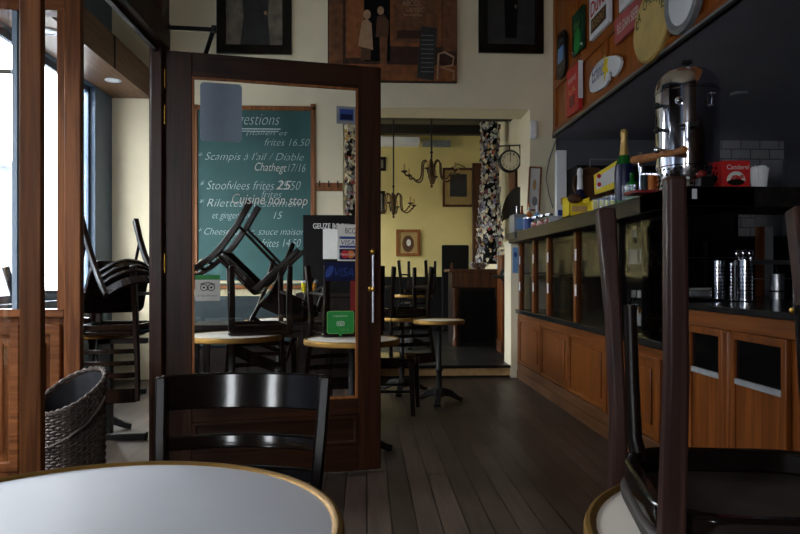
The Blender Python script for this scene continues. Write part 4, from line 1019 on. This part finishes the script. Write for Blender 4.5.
# far end of the ledge: box, bottles, jars
t = thing('napkin_box', 'grey box with blue label at the far end of the ledge', 'box', (WX(518, 7.2), 7.2, ZL))
m = MB(); m.box(-.07, .07, -.12, .1, 0, .19); m.build('box', 'grey', t, bevel=.004); m = MB(); m.box(-.045, .03, -.124, -.12, .03, .15); m.build('label', 'lblue', t, False)
make_bottle('small dark sauce bottle behind the grey box, far end of ledge', (WX(517, 7.33), 7.34, ZL), 'steel', .30, .02, None, group=None)
make_bottle('amber bottle at the far end of the ledge', (WX(523, 7.25), 7.3, ZL+.0), 'bottleb', .30, .035, None)
make_bottle('orange bottle below the small tilted picture', (WX(529.5, 7.12), 7.14, ZL), 'orange', .30, .036, 'paper')
make_bottle('clear blue bottle right of the orange bottle', (WX(537, 7.0), 7.0, ZL), 'lblue', .27, .03, 'paper', 'white')
t = thing('blue_tin', 'blue tin beside the grey box on the ledge', 'tin', (WX(528, 6.95), 6.95, ZL)); m = MB(); m.lathe([(.001, 0), (.05, 0), (.05, .14), (.001, .14)], n=20); m.build('can', 'blue', t); m = MB(); m.lathe([(.051, .13), (.051, .142), (.001, .145)], n=20); m.build('lid', 'steel', t)
jr = None
for px, Y, lab in ((535.5, 6.8, 'clip top glass jar nearest the blue tin'), (542, 6.62, 'clip top glass jar in the middle of three'), (549, 6.45, 'clip top glass jar nearest the white board')):
    if jr is None:
        jr = thing('glass_jar', lab, 'jar', (WX(px, Y), Y, ZL), 0, 'glass jars on the ledge')
        m = MB(); m.lathe([(.001, 0), (.04, 0), (.05, .03), (.05, .09), (.036, .12), (.001, .12)], n=20); m.build('glass_body', 'tumbler', jr); m = MB(); m.ball((0, 0, .055), .04, 12); m.build('contents', 'pinkred', jr); m = MB(); m.lathe([(.04, .12), (.04, .14), (.001, .145)], n=20); m.build('lid', 'steel', jr)
    else: dup(jr, (WX(px, Y), Y, ZL), (0,0,0), lab)
t = thing('plate_stack', 'stack of white saucers at the foot of the white board', 'saucers', (WX(557, 5.85), 5.85, ZL))
m = MB()
for k in range(5): m.lathe([(.001, .008+.011*k), (.05, .006+.011*k), (.075, .014+.011*k), (.072, .017+.011*k), (.05, .010+.011*k), (.001, .011+.011*k)], n=24)
m.build('saucers', 'white', t)
# sweetener box and cups on the return ledge
def rx(px, Y=3.5): return WX(px, Y)
t = thing('sweetener_box', 'red sweetener packet with white lettering on the bar ledge', 'box', (rx(736), 3.5, ZL), math.radians(-4))
w = 29*3.5/F; h = (187-157)*3.5/F
m = MB(); m.box(-w/2, w/2, 0, .09, 0, h); m.build('carton', 'red', t, bevel=.002)
text('carton_words', 'Canderel', 'paper', t, -w*.32, w*.45, h*.70, h*.86, -.001, label='white word on the red carton')
m = MB(); m.prism([(.0+w*.33*math.cos(PI*k/14)+.0, h*.30+h*.33*math.sin(PI*k/14)) for k in range(15)]+[(w*.2*math.cos(PI-PI*k/14), h*.30+h*.2*math.sin(PI-PI*k/14)) for k in range(15)], -.0012, 0); m.build('arch_print', 'paper', t, False)
m = MB(); m.prism(ellipse(.0, h*.26, w*.3, h*.11), -.0014, 0); m.build('cup_print', 'dark', t, False)
m = MB(); m.prism(ellipse(-.01, h*.42, w*.08, h*.08), -.0014, 0); m.prism(ellipse(.03, h*.45, w*.07, h*.07), -.0014, 0); m.build('dot_print', 'pinkred', t, False)
t = thing('paper_cups', 'white fluted paper cup of straws right of the red packet', 'cup', (rx(759), 3.5, ZL))
h = (187-165)*3.5/F; r0, r1 = 6.5*3.5/F, 9.2*3.5/F
m = MB(); n = 48; vs = []
for (r, z) in ((r0, 0), (r1, h), (r1*.93, h), (r0*.9, .01)):
    for k in range(n): q = r*(1+.03*(1 if k % 2 else -1)); vs.append((q*math.cos(2*PI*k/n), q*math.sin(2*PI*k/n), z))
m.add(vs, [(a*n+k, a*n+(k+1)%n, (a+1)*n+(k+1)%n, (a+1)*n+k) for a in range(3) for k in range(n)]+[tuple(range(n)), tuple(3*n+k for k in range(n))]); m.build('cup', 'white', t, False)
m = MB()
for k in range(16): a = k*2.4; rr = r1*.75*math.sqrt((k+.5)/16); m.tube([(rr*.6*math.cos(a), rr*.6*math.sin(a), .02), (rr*math.cos(a), rr*math.sin(a), h+.012)], .005, 6)
m.build('paper_sticks', 'white', t)
t = thing('card_reader', 'small black gadget with red cap beside the coffee urn', 'gadget', (rx(705, 3.45), 3.46, ZL))
m = MB(); m.prism(rrect(-.035, .04, 0, .06, .015), -.03, .03); m.build('body', 'black', t, bevel=.004); m = MB(); m.ball((-.012, -.0, .075), .026, 12, (1, .8, .8)); m.build('cap', 'redd', t); m = MB(); m.ball((.045, -.01, .05), .022, 10); m.build('knob', 'blackgloss', t)
m = MB(); m.box(-.012, .012, -.004, 0, -.025, .025); o = m.build('wall_tag', 'white'); o.location = (WX(694.5, 3.356), 3.358, 1.53); tag(o, 'tiny white tag stuck on the front of the dark ledge', 'tag')

# ------------------------------------------------------------------ back wall pictures, chalkboard
def wallthing(name, label, cat, px, py, Y=YB): p = W(px, py, Y=Y); return thing(name, label, cat, (p.x, Y, p.z)), p
def wl(px, py, p): q = W(px, py, Y=p.y); return q.x-p.x, q.z-p.z
def framed(name, label, px0, px1, py0, py1, fw, fmat, Y=YB, th=.04, inner=None):
    t, p = wallthing(name, label, 'picture', (px0+px1)/2, py1, Y)
    x0 = wl(px0, py1, p)[0]; x1 = wl(px1, py1, p)[0]; z1 = wl(px0, py0, p)[1]
    m = MB(); m.ring(x0, x1, 0, z1, fw, -th, -.002); m.build('frame', fmat, t, bevel=.006)
    return t, x0+fw, x1-fw, fw, z1-fw, p
# portrait 1
t, x0, x1, z0, z1, p = framed('framed_portrait', 'black framed dark portrait photograph above the open door', 217, 292, -62, 55, .10, 'blackgloss')
m = MB(); m.box(x0, x1, -.02, -.004, z0, z1); m.cur = 1; w = x1-x0; h = z1-z0
m.prism([(x0+.25*w, z0), (x0+.78*w, z0), (x0+.74*w, z0+.3*h), (x0+.78*w, z0+.62*h), (x0+.62*w, z0+.7*h), (x0+.42*w, z0+.7*h), (x0+.27*w, z0+.6*h), (x0+.31*w, z0+.3*h)], -.0225, -.02)
m.cur = 2; m.prism(ellipse(x0+.52*w, z0+.80*h, .09*w, .085*h), -.0225, -.02); m.prism(ellipse(x0+.70*w, z0+.33*h, .03*w, .02*h), -.024, -.02)
m.cur = 3; m.box(x0, x0+.27*w, -.0215, -.02, z0, z0+.18*h); m.box(x0+.74*w, x1, -.0215, -.02, z0, z0+.15*h)
m.build('photograph', ['photogrey', 'photodark', 'skin', 'photogrey'], t, False)
# portrait 2
t, x0, x1, z0, z1, p = framed('framed_portrait', 'black framed dark photograph on the wall left of the beer signs', 478, 543, -70, 54, .10, 'blackgloss')
m = MB(); m.box(x0, x1, -.02, -.004, z0, z1); m.cur = 1; w = x1-x0; h = z1-z0
m.prism([(x0+.38*w, z0+.06*h), (x0+.62*w, z0+.06*h), (x0+.66*w, z0+.6*h), (x0+.34*w, z0+.6*h)], -.0225, -.02)
m.cur = 2; m.prism(ellipse(x0+.5*w, z0+.7*h, .07*w, .06*h), -.0225, -.02); m.prism(ellipse(x0+.6*w, z0+.36*h, .025*w, .02*h), -.024, -.02)
m.build('photograph', ['photodark', 'blackpaint', 'photogrey'], t, False)
# shopfront painting
t, p = wallthing('shopfront_painting', 'large brown painting of two people at a shop door above the opening', 'painting', 392, 83)
X = lambda px: wl(px, 83, p)[0]
Z_ = lambda py: wl(392, py, p)[1]
m = MB(); m.box(X(328), X(456.5), -.055, 0.0, 0, Z_(-55))
m.build('panel', 'sepiad', t, False, bevel=.004)
m = MB()
def rc(a, b, c_, d_, mi, lay=1): m.cur = mi; m.box(X(a), X(b), -.055-.002*lay, -.055, Z_(d_), Z_(c_))
rc(329, 343, -50, 82, 0); rc(346, 364, -50, 60, 1); rc(364, 390, -50, 63, 2); rc(390, 441, -50, 48, 1); rc(393, 438, -48, 44, 0, 2)
rc(390, 417, 48, 66, 3); rc(345, 456, 66, 82, 1); rc(442, 456, -50, 52, 0); rc(397, 436, 32, 40, 3, 3)
m.cur = 4
m.prism([(X(358), Z_(48)), (X(373), Z_(52)), (X(371.5), Z_(26)), (X(367), Z_(21)), (X(362), Z_(24))], -.063, -.055); m.prism(ellipse(X(367), Z_(17), .04, .05), -.064, -.055)
m.prism(ellipse(X(380.5), Z_(13), .035, .045), -.064, -.055)
m.cur = 5; m.prism([(X(375.5), Z_(39)), (X(388), Z_(39)), (X(389), Z_(24)), (X(384), Z_(17)), (X(377), Z_(19))], -.062, -.055); m.prism([(X(360.5), Z_(62)), (X(370.5), Z_(62)), (X(371), Z_(50)), (X(361), Z_(50))], -.06, -.055)
m.cur = 6; m.prism([(X(380), Z_(66)), (X(386.5), Z_(66)), (X(387.5), Z_(39)), (X(379.5), Z_(39))], -.062, -.055)
m.cur = 7; m.prism([(X(416.5), Z_(79)), (X(433), Z_(82)), (X(436.5), Z_(29)), (X(420.5), Z_(28))], -.064, -.055)
m.build('painted_scene', ['sepia', 'sepiao', 'blackpaint', 'sepiad', 'skin', 'brown', 'sepia', 'photodark'], t, False)
m = MB(); m.tube([(X(437), -.06, Z_(80)), (X(438), -.06, Z_(55)), (X(444), -.06, Z_(53)), (X(453), -.06, Z_(58)), (X(452), -.06, Z_(66)), (X(440), -.06, Z_(68)), (X(453), -.06, Z_(72)), (X(453), -.06, Z_(81))], .012, 6); m.build('painted_chair', 'skin', t)
for s_, a, b, c_, d_ in (('ABCOL', 402, 421, 2, 8), ('LAMBIC', 406, 424, 9, 14), ('bruxelles', 404, 422, 15, 18)): text('painted_words', s_, 'skin', t, X(a), X(b), Z_(d_), Z_(c_), -.061)
m = MB()
for k in range(9): m.box(X(420.5), X(433), -.066, -.064, Z_(37+4.5*k)-.004, Z_(37+4.5*k)+.003)
m.build('painted_lines', 'grey', t, False)
# chalkboard
t, p = wallthing('chalkboard', 'large green chalkboard with handwritten menu in a wooden frame', 'chalkboard', 255, 289)
X = lambda px: wl(px, 289, p)[0]
Z_ = lambda py: wl(255, py, p)[1]
m = MB(); m.box(X(197), X(312), -.03, -.002, Z_(286), Z_(110)); m.build('slate', 'chalk', t, False)
m = MB(); w = .05
for q in ((X(194), X(315.5), Z_(289), Z_(285)), (X(194), X(315.5), Z_(111), Z_(106.5)), (X(194), X(198.5), Z_(289), Z_(106)), (X(311), X(315.5), Z_(289), Z_(104))): m.box(q[0], q[1], -.045, -.002, q[2], q[3])
m.build('frame', 'frame', t, bevel=.006)
lines = [('Suggestions', 221, 280, 129, 114), ('(italien et', 247, 288, 137, 131), ('frites 16.50', 265, 310, 146, 139), ("* Scampis à l'ail / Diable", 199, 304, 163, 153), ('17/16', 288, 306, 172, 164),
         ('* Stoofvlees frites 15.50', 201, 301, 190, 181), ('frites', 262, 282, 198, 191), ('* Rilettes de saumon', 200, 300, 207, 199), ('et gingembre', 213, 252, 221, 212), ('15', 274, 283, 219, 212),
         ('* Cheeseburger, sauce maison', 199, 305, 237, 228), ('frites 14.50', 262, 301, 247, 239)]
for s_, a, b, zb_, zt_ in lines:
    text('chalk_words', s_, 'chalkwhite', t, X(a), X(b), Z_(zb_), Z_(zt_), -.0315, shear=.35, thin=-.018)
m = MB(); m.box(X(232), X(281), -.0325, -.03, Z_(130), Z_(129)); m.box(X(238), X(279), -.0325, -.03, Z_(132.2), Z_(131.4)); m.build('chalk_underline', 'chalkwhite', t, False)
# coat rack
t, p = wallthing('coat_rack', 'short wooden coat rack with hooks right of the chalkboard', 'coat rack', 328, 191)
X = lambda px: wl(px, 191, p)[0]
m = MB(); m.box(X(316), X(342.5), -.025, 0.0, 0, wl(328, 183, p)[1]); m.build('rail', 'frame', t, bevel=.004)
for px in (320, 329, 338): m = MB(); m.tube([(X(px), -.02, .05), (X(px), -.06, .04), (X(px), -.075, .06), (X(px), -.07, .1)], .007, 8); m.build('hook', 'iron', t)
# emergency lamp and small picture right of the opening
t, p = wallthing('emergency_lamp', 'white oval emergency lamp on the jamb right of the opening', 'wall lamp', 533, 140)
m = MB(); m.prism(rrect(-.035, .035, 0, .21, .034), -.06, -.002); m.build('housing', 'white', t, bevel=.008); m = MB(); m.box(-.02, .02, -.063, -.06, .03, .18); m.build('lens', 'lampglass', t)
t, x0, x1, z0, z1, p = framed('small_picture', 'small pale print in wooden frame leaning at the bar end wall', 526.5, 539, 167, 211, .016, 'frame', YB-.0)
t.rotation_euler = (0, math.radians(3), 0)
m = MB(); m.box(x0, x1, -.02, -.004, z0, z1); m.cur = 1; m.prism(ellipse((x0+x1)/2+.01, z0+.2*(z1-z0), .03, .05), -.022, -.02); m.cur = 2; m.prism(ellipse((x0+x1)/2, z0+.6*(z1-z0), .02, .06), -.022, -.02); m.build('print', ['paper', 'grey', 'tan'], t, False)
# blue sticker on the cream post
p = W(514.5, 262, Y=YB-.055)
m = MB(); m.box(-.03, .03, -.004, 0, 0, .28); m.cur = 1; m.prism(ellipse(0, .2, .018, .03), -.006, -.004); o = m.build('notice', ['lblue', 'blue'], smooth=False); o.location = (p.x+.01, YB-.052, p.z-.12); tag(o, 'narrow blue notice stuck on the cream post at the bar end', 'notice')

# ------------------------------------------------------------------ below the chalkboard
t = thing('bench', 'dark teal padded bench along the wall under the chalkboard', 'bench', (WX(237, 6.9), 6.9, 0))
m = MB(); m.box(-.57, .57, -.25, .2, 0, .42); m.build('base', 'dark', t); m = MB(); m.prism(rrect(-.57, .57, -.27, .2, .03), .42, .50, 'xy'); m.build('seat_cushion', 'teal', t, bevel=.02); m = MB(); m.box(-.57, .57, .2, .32, .42, .90); m.build('back_cushion', 'teal', t, bevel=.03)
sbd = thing('sideboard', 'dark low sideboard under the black poster board', 'sideboard', (WX(326, 6.9), 6.9, 0))
sw = WX(352, 6.9)-WX(300, 6.9)
m = MB(); m.box(-sw/2, sw/2, -.2, .3, 0, .90); m.build('body', 'dark', sbd, False); m = MB(); m.box(-sw/2-.02, sw/2+.02, -.22, .3, .90, .94); m.build('top', 'dark', sbd, bevel=.004)
t, p = wallthing('poster_board', 'black upright poster board with white lettering on the sideboard', 'poster', 330, 291, 6.95)
t.location.z = .94
X = lambda px: wl(px, 291, p)[0]
h = WZ(215, 330, 6.95)-.94
m = MB(); m.box(X(303), X(358), 0, .03, 0, h); m.build('board', 'blackpaint', t, bevel=.004)
text('poster_words', 'GEUZE BOON', 'paper', t, X(313), X(349), h-.14, h-.085, -.002, thin=.01)
m = MB(); m.box(X(323), X(337.5), -.003, 0, WZ(259, 330, 6.95)-.94, WZ(229, 330, 6.95)-.94); m.build('white_sheet', 'paper', t, False)
for k, (px, mt, lab) in enumerate(((304, 'lemon', 'glass of yellow drink on the sideboard'), (313.5, 'beer', 'glass of amber beer on the sideboard'))):
    t = thing('beer_glass', lab, 'glass', (WX(px, 6.75), 6.75, .94), group='drinks on the sideboard')
    m = MB(); m.lathe([(.001, 0), (.026, 0), (.034, .14), (.031, .14), (.024, .008), (.001, .008)], n=20); m.build('glass_body', 'tumbler', t)
    m = MB(); m.lathe([(.001, .009), (.023, .009), (.0295, .10), (.001, .10)], n=20); m.build('drink', mt, t); m = MB(); m.lathe([(.0295, .101), (.0305, .122), (.001, .125)], n=20); m.build('foam', 'paper', t)

# ------------------------------------------------------------------ paper covered columns
def column(px, Y, r, z0, z1, label, seed, bulge=0.0):
    x = WX(px, Y); t = thing('papered_column', label, 'column', (x, Y, z0), group='columns covered with paper scraps'); rnd = random.Random(seed)
    m = MB(); m.lathe([(r, 0), (r, z1-z0)], n=20); m.build('shaft', 'blackpaint', t)
    m = MB()
    n = int((z1-z0)*420)
    for k in range(n):
        a = rnd.uniform(0, 2*PI); z = rnd.uniform(.02, z1-z0-.25); rr = r+rnd.uniform(.0, .035)+bulge*max(0, 1-z/1.2)*rnd.uniform(.2, 1)
        s = rnd.uniform(.018, .042); R_ = Matrix.Rotation(a, 3, 'Z') @ Matrix.Rotation(rnd.uniform(-.7, .7), 3, 'Z') @ Matrix.Rotation(rnd.uniform(-.6, .6), 3, 'Y') @ Matrix.Rotation(rnd.uniform(-1, 1), 3, 'X')
        m.cur = rnd.choice((0, 0, 0, 0, 1, 1, 1, 2, 2, 3, 3, 6, 6, 4, 5))
        c = Vector((rr*math.cos(a), rr*math.sin(a), z)); q = [(0, -s*.6, -s), (0.01, s*.6, -s*.9), (.0, s*.5, s), (.012, -s*.55, s*.85)]
        q = [c+R_ @ Vector(v) for v in q]; nrm = (R_ @ Vector((1, 0, 0)))*.003
        m.add(q+[v-nrm for v in q], [(0,1,2,3),(7,6,5,4),(0,4,5,1),(1,5,6,2),(2,6,7,3),(3,7,4,0)])
    o = m.build('paper_scraps', ['paper', 'grey', 'black', 'creamjamb', 'pinkred', 'tan', 'lilac'], t, False); o['kind'] = 'stuff'
    return t
column(490, 9.75, .10, 1.28, ZC2, 'tall column covered in pale paper scraps behind the wooden mantel', 3, .12)
column(351, 8.15, .055, .13, ZC2, 'slim column covered in paper scraps at the left of the opening', 4)

# ------------------------------------------------------------------ back room things
YM = 9.4
mx0, mx1 = WX(449, YM), WX(505, YM)
mt = thing('mantel_cabinet', 'dark brown wooden mantel cabinet with carved pilaster in the back room', 'cabinet', ((mx0+mx1)/2, YM, .13))
hw = (mx1-mx0)/2; zt_ = WZ(269, 470, YM)-.13
m = MB(); m.box(-hw+.06, hw, .05, .6, 0, zt_-.04); m.build('body', 'dark', mt, False)
m = MB(); m.box(-hw, hw+.03, -.03, .62, zt_-.04, zt_); m.build('top', 'mantel', mt, bevel=.006)
m = MB(); m.box(-hw+.04, hw, .0, .06, zt_-.26, zt_-.04); m.build('frieze', 'mantel', mt, bevel=.005)
m = MB(); m.lathe([(.05, 0), (.05, .1), (.035, .12), (.042, .4), (.035, zt_-.42), (.05, zt_-.38), (.05, zt_-.27)], (-hw+.1, .02, 0), 14); m.lathe([(.018, zt_), (.022, zt_+.03), (.008, zt_+.05), (.014, zt_+.07), (.001, zt_+.09)], (-hw+.04, .02, 0), 12); m.build('pilaster', 'mantel', mt)
m = MB(); m.lathe([(.05, 0), (.05, .1), (.035, .12), (.042, .4), (.035, zt_-.42), (.05, zt_-.38), (.05, zt_-.27)], (hw-.08, .02, 0), 14); m.build('pilaster', 'mantel', mt)
m = MB(); m.box(-hw+.17, hw-.15, .04, .055, .05, zt_-.3); m.build('dark_panel', 'blackpaint', mt)
for k, (px, r, h, lab) in enumerate(((474, .07, .10, 'silver bowl on the mantel, left one'), (483, .06, .09, 'silver bowl on the mantel, right one'))):
    t = thing('silver_bowl', lab, 'bowl', (WX(px, YM+.15), YM+.15, .13+zt_), group='silver bowls on the mantel')
    m = MB(); m.lathe([(.001, 0), (r*.5, 0), (r*.5, .012), (r*.9, h*.6), (r, h), (r*.93, h), (r*.8, h*.6), (.001, .02)], n=22); m.build('bowl', 'steel', t)
    m = MB(); m.tube([(r*.95, 0, h*.8), (r*1.3, 0, h*.7), (r*.85, 0, h*.4)], .006, 6); m.build('handle', 'steel', t)
m = MB(); m.lathe([(.001, 0), (.02, 0), (.026, .07), (.023, .07), (.001, .01)], n=16); o = m.build('small_cup', 'white'); o.location = (WX(497.5, YM+.1), YM+.1, .13+zt_); tag(o, 'tiny white cup at the right end of the mantel', 'cup')
m = MB(); m.box(WX(442, 11.6), WX(469, 11.6), 11.6, 11.66, WZ(278, 455, 11.6)-.9, WZ(245, 455, 11.6)); tag(m.build('black_screen', 'blackpaint', smooth=False, bevel=.02), 'black upright panel left of the mantel before the yellow wall', 'panel')
# far wall pictures
t, x0, x1, z0, z1, p = framed('framed_picture', 'dark picture in brown frame with tan mount behind the chandelier', 442.5, 474, 168, 207, .04, 'mantel', YFAR)
m = MB(); m.box(x0, x1, -.02, -.004, z0, z1); m.cur = 1; m.box(x0+.09, x1-.09, -.023, -.02, z0+.14, z1-.07); m.build('picture', ['mat', 'photodark'], t, False)
m = MB(); c = (x0+x1)/2; m.tube([(c-.15, -.02, z1+.03), (c, -.015, z1+.11), (c+.15, -.02, z1+.03)], .006, 6); m.build('hanging_cord', 'iron', t)
t, x0, x1, z0, z1, p = framed('framed_picture', 'small portrait in gold brown frame low on the yellow wall', 396, 420, 229.5, 256, .05, 'frame', YFAR)
m = MB(); m.box(x0, x1, -.02, -.004, z0, z1); m.cur = 1; w = x1-x0; h = z1-z0; m.prism(ellipse((x0+x1)/2, z0+.45*h, w*.32, h*.4), -.022, -.02); m.cur = 2; m.prism(ellipse((x0+x1)/2+.01, z0+.5*h, w*.12, h*.16), -.024, -.02); m.build('picture', ['mat', 'brown', 'paper'], t, False)
t, x0, x1, z0, z1, p = framed('framed_picture', 'dark framed picture cut by the door edge on the far wall', 370, 386, 157, 171, .05, 'dark', YFAR); m = MB(); m.box(x0, x1, -.02, -.004, z0, z1); m.build('picture', 'photogrey', t)
t, x0, x1, z0, z1, p = framed('framed_picture', 'lower dark framed picture cut by the door edge on the far wall', 368, 385, 191, 214, .05, 'dark', YFAR); m = MB(); m.box(x0, x1, -.02, -.004, z0, z1); m.build('picture', 'photogrey', t)
m = MB(); m.box(WX(473, 11.9), WX(482, 11.9), 11.9, 11.99, WZ(300, 478, 11.9), WZ(163, 478, 11.9)); tag(m.build('wall_screen', 'mantel', smooth=False), 'tall narrow brown panel on the far wall beside the papered column', 'panel')
# air conditioner
t, p = wallthing('air_conditioner', 'long white air conditioner high on the yellow far wall', 'air conditioner', 402, 147, YFAR)
x0, x1 = wl(372, 147, p)[0], wl(450, 147, p)[0]; h = wl(402, 139, p)[1]
m = MB(); m.prism(rrect(x0, x1*.35, 0, h, .03), -.2, -.002); m.build('indoor_unit', 'white', t); m = MB(); m.box(x1*.42, x1, -.12, -.002, .0, h*.7); m.build('duct', 'grey', t)
# chandeliers
def chandelier(label, px, Y, pyt, pyb, R_, n, z_top):
    x = WX(px, Y); zb = WZ(pyb, px, Y); zt_ = WZ(pyt, px, Y)
    t = thing('chandelier', label, 'chandelier', (x, Y, zb), group='brass chandeliers'); hgt = zt_-zb
    m = MB(); m.tube([(0, 0, hgt), (0, 0, z_top-zb)], .011, 8); m.lathe([(.05, z_top-zb-.05), (.02, z_top-zb-.03), (.05, z_top-zb)], n=14); m.lathe([(.008, hgt+.08), (.025, hgt+.1), (.008, hgt+.12)], n=12); m.build('rod', 'iron', t)
    m = MB(); m.lathe([(.001, -.02), (.02, .0), (.035, hgt*.2), (.05, hgt*.32), (.03, hgt*.42), (.02, hgt*.6), (.035, hgt*.75), (.025, hgt*.85), (.01, hgt)], n=18); m.ball((0, 0, -.03), .02, 10); m.build('stem', 'brassdark', t)
    for k in range(n):
        a = 2*PI*k/n+.3; ca, sa = math.cos(a), math.sin(a)
        pr = [(.03, hgt*.35), (.05, hgt*.8), (.09, hgt*.97), (.135, hgt*.85), (.14, hgt*.5), (.16, hgt*.22), (.21, hgt*.12), (.27, hgt*.2), (.31, hgt*.34), (R_*.93, hgt*.30), (R_, hgt*.42)]
        # smooth
        P_ = [Vector((r*ca, r*sa, z)) for r, z in pr]; Q = []
        for i in range(len(P_)-1):
            p0 = P_[max(i-1, 0)]; p1 = P_[i]; p2 = P_[i+1]; p3 = P_[min(i+2, len(P_)-1)]
            for s in range(4):
                u = s/4; Q.append(.5*((2*p1)+(p2-p0)*u+(2*p0-5*p1+4*p2-p3)*u*u+(3*p1-p0-3*p2+p3)*u**3))
        Q.append(P_[-1])
        m = MB(); m.tube(Q, .011, 7); arm = m.build('arm', 'brassdark', t)
        m = MB(); m.lathe([(.012, hgt*.40), (.045, hgt*.46), (.04, hgt*.49), (.012, hgt*.5)], (R_*ca, R_*sa, 0), 14); m.build('drip_pan', 'brassdark', arm)
        m = MB(); m.lathe([(.013, hgt*.5), (.013, hgt*.74), (.008, hgt*.76), (.001, hgt*.78)], (R_*ca, R_*sa, 0), 10); m.build('candle', 'tan', arm)
    return t
M['brassdark'] = plain('dark_brass', rgb(92, 74, 52), .35, metal=.9)
chandelier('dark brass chandelier with curled arms hanging near the brown framed picture', 431.5, 9.0, 160, 184, .385, 6, ZC2)
chandelier('second chandelier lower and farther back beside the door edge', 393.5, 10.6, 193, 215, .34, 6, ZC2)
# station clock on a bracket
xc = WX(509.5, 8.35); zc = WZ(161.5, 509.5, 8.35)
ck = thing('bracket_clock', 'round double faced station clock with cream dial on an iron bracket', 'clock', (xc, 8.35, zc))
r0 = 11.3*8.35/F; RX = Matrix.Rotation(PI/2, 3, 'X')
m = MB(); m.lathe([(.001, -.045), (r0*.9, -.045), (r0, -.03), (r0, .03), (r0*.9, .05), (r0*.84, .05), (r0*.84, .04), (.001, .04)], (0, 0, 0), 40, RX); m.build('case', 'iron', ck)
m = MB(); m.lathe([(.001, 0), (r0*.83, 0), (r0*.83, .003), (.001, .003)], (0, -.04, 0), 40, RX); m.build('dial', 'creamjamb', ck)
for k, s_ in enumerate(['12', '1', '2', '3', '4', '5', '6', '7', '8', '9', '10', '11']):
    a = PI/2-k*PI/6; x, z = r0*.66*math.cos(a), r0*.66*math.sin(a); w = .011*len(s_)
    text('numeral', s_, 'black', ck, x-w*.7, x+w*.7, z-.015, z+.015, -.0445)
m = MB(); m.box(-.004, .004, -.047, -.0445, 0, r0*.5); m.box(-.0035, .0035, -.049, -.047, -.01, r0*.72); m.build('hands', 'black', ck)
bx = XR2-xc
m = MB(); m.tube([(-.14, 0, r0+.05), (bx, 0, r0+.07)], .008, 7); m.tube([(0, 0, r0), (0, 0, r0+.06)], .008, 7); m.tube([(bx, 0, -.06), (bx*.8, 0, .0), (bx*.55, 0, .04), (bx*.5, 0, r0+.06)], .009, 7); m.box(bx-.02, bx, -.03, .03, -.12, .22); m.build('bracket', 'iron', ck)
# things on the right wall of the back room
def rwall(name, label, cat, px, py): p = W(px, py, X=XR2); return thing(name, label, cat, (XR2, p.y, p.z), -PI/2), p
t, p = rwall('round_mirror', 'dark oval plaque on the wall right of the clock', 'plaque', 526, 174); m = MB(); m.prism(ellipse(0, .13, .16, .17), -.03, -.002); m.build('rim', 'iron', t); m = MB(); m.prism(ellipse(0, .13, .12, .13), -.034, -.03); m.build('face', 'greyblue', t)
t, p = rwall('wall_picture', 'small brown picture below the clock on the back room wall', 'picture', 514, 198); m = MB(); m.box(-.22, .22, -.03, 0.0, 0, .45); m.build('frame', 'mantel', t); m = MB(); m.box(-.17, .17, -.034, -.03, .05, .4); m.build('print', 'sepia', t)
t, p = rwall('arch_shade', 'black panel for the shade inside an arch in the back room wall', 'arch', 517, 215)
m = MB(); pts = [(.9*math.cos(PI*k/20), .36*math.sin(PI*k/20)) for k in range(21)]; m.prism(pts, -.04, -.002); m.build('arch', 'blackpaint', t)  # flat black face stands in for the shade inside an arch opening
t = thing('wooden_locker', 'orange wooden upright cupboard with round dial beside the cream post', 'cupboard', (WX(506.5, 8.6), 8.6, .13))
w = WX(511.5, 8.6)-WX(502, 8.6); zt_ = WZ(255, 506, 8.6)-.13
m = MB(); m.box(-w/2, w/2, 0, .3, 0, zt_); m.build('body', 'bar', t, bevel=.01); m = MB(); m.box(-w/2-.01, w/2+.01, -.012, .3, 0, .14); m.build('plinth', 'barbase', t)
zz = WZ(275, 506, 8.6)-.13
m = MB(); m.lathe([(.001, 0), (.11, 0), (.11, .03), (.09, .04), (.001, .04)], (.02, -.0, zz), 24, RX); m.build('dial', 'black', t); m = MB(); m.lathe([(.001, 0), (.07, 0), (.001, .004)], (.02, -.04, zz), 20, RX); m.build('dial_face', 'greyblue', t)
m = MB(); m.tube([(.02, -.04, zz-.03), (-.1, -.1, zz-.02), (-.2, -.12, zz-.02)], [.02, .026, .014], 10); m.build('handle', 'black', t)
# back-room chairs and table glimpsed left of the mantel
tF = make_table('dim round table on the raised floor of the back room', (WX(412, 9.2), 9.2, .13), .28, 'marble')
put(K0, (WX(418, 9.2), 9.2, .13+.722+.46), (0, PI, Rz(160)), 'upturned chair on the dim back room table')

# ------------------------------------------------------------------ light: overcast daylight through the windows
w = bpy.data.worlds.new('world'); S.world = w; w.use_nodes = True
bg = w.node_tree.nodes['Background']; bg.inputs['Color'].default_value = (.91, .96, 1.0, 1); bg.inputs['Strength'].default_value = 6.0
def portal(name, loc, rot, sx, sy_):
    l = bpy.data.lights.new(name, 'AREA'); l.shape = 'RECTANGLE'; l.size = sx; l.size_y = sy_; l.cycles.is_portal = True
    o = bpy.data.objects.new(name, l); COL.objects.link(o); o.location = loc; o.rotation_euler = rot
for y0, y1 in wins: portal('window_portal', (XW-.11, (y0+y1)/2, (ZS+ZH)/2), (0, -PI/2, 0), ZH-ZS, y1-y0)
for x0, x1 in FW: portal('window_portal', ((x0+x1)/2, YF-.21, 1.975), (PI/2, 0, 0), x1-x0, 2.25)
portal('window_portal', (XL2-.21, sum(BW)/2, 2.1), (0, -PI/2, 0), 2.2, BW[1]-BW[0])
S.view_settings.view_transform = 'Standard'; S.view_settings.look = 'None'; S.view_settings.gamma = 1; S.view_settings.use_curve_mapping = False
S.view_settings.exposure = 2.42
S.cycles.max_bounces = 10; S.cycles.transparent_max_bounces = 16
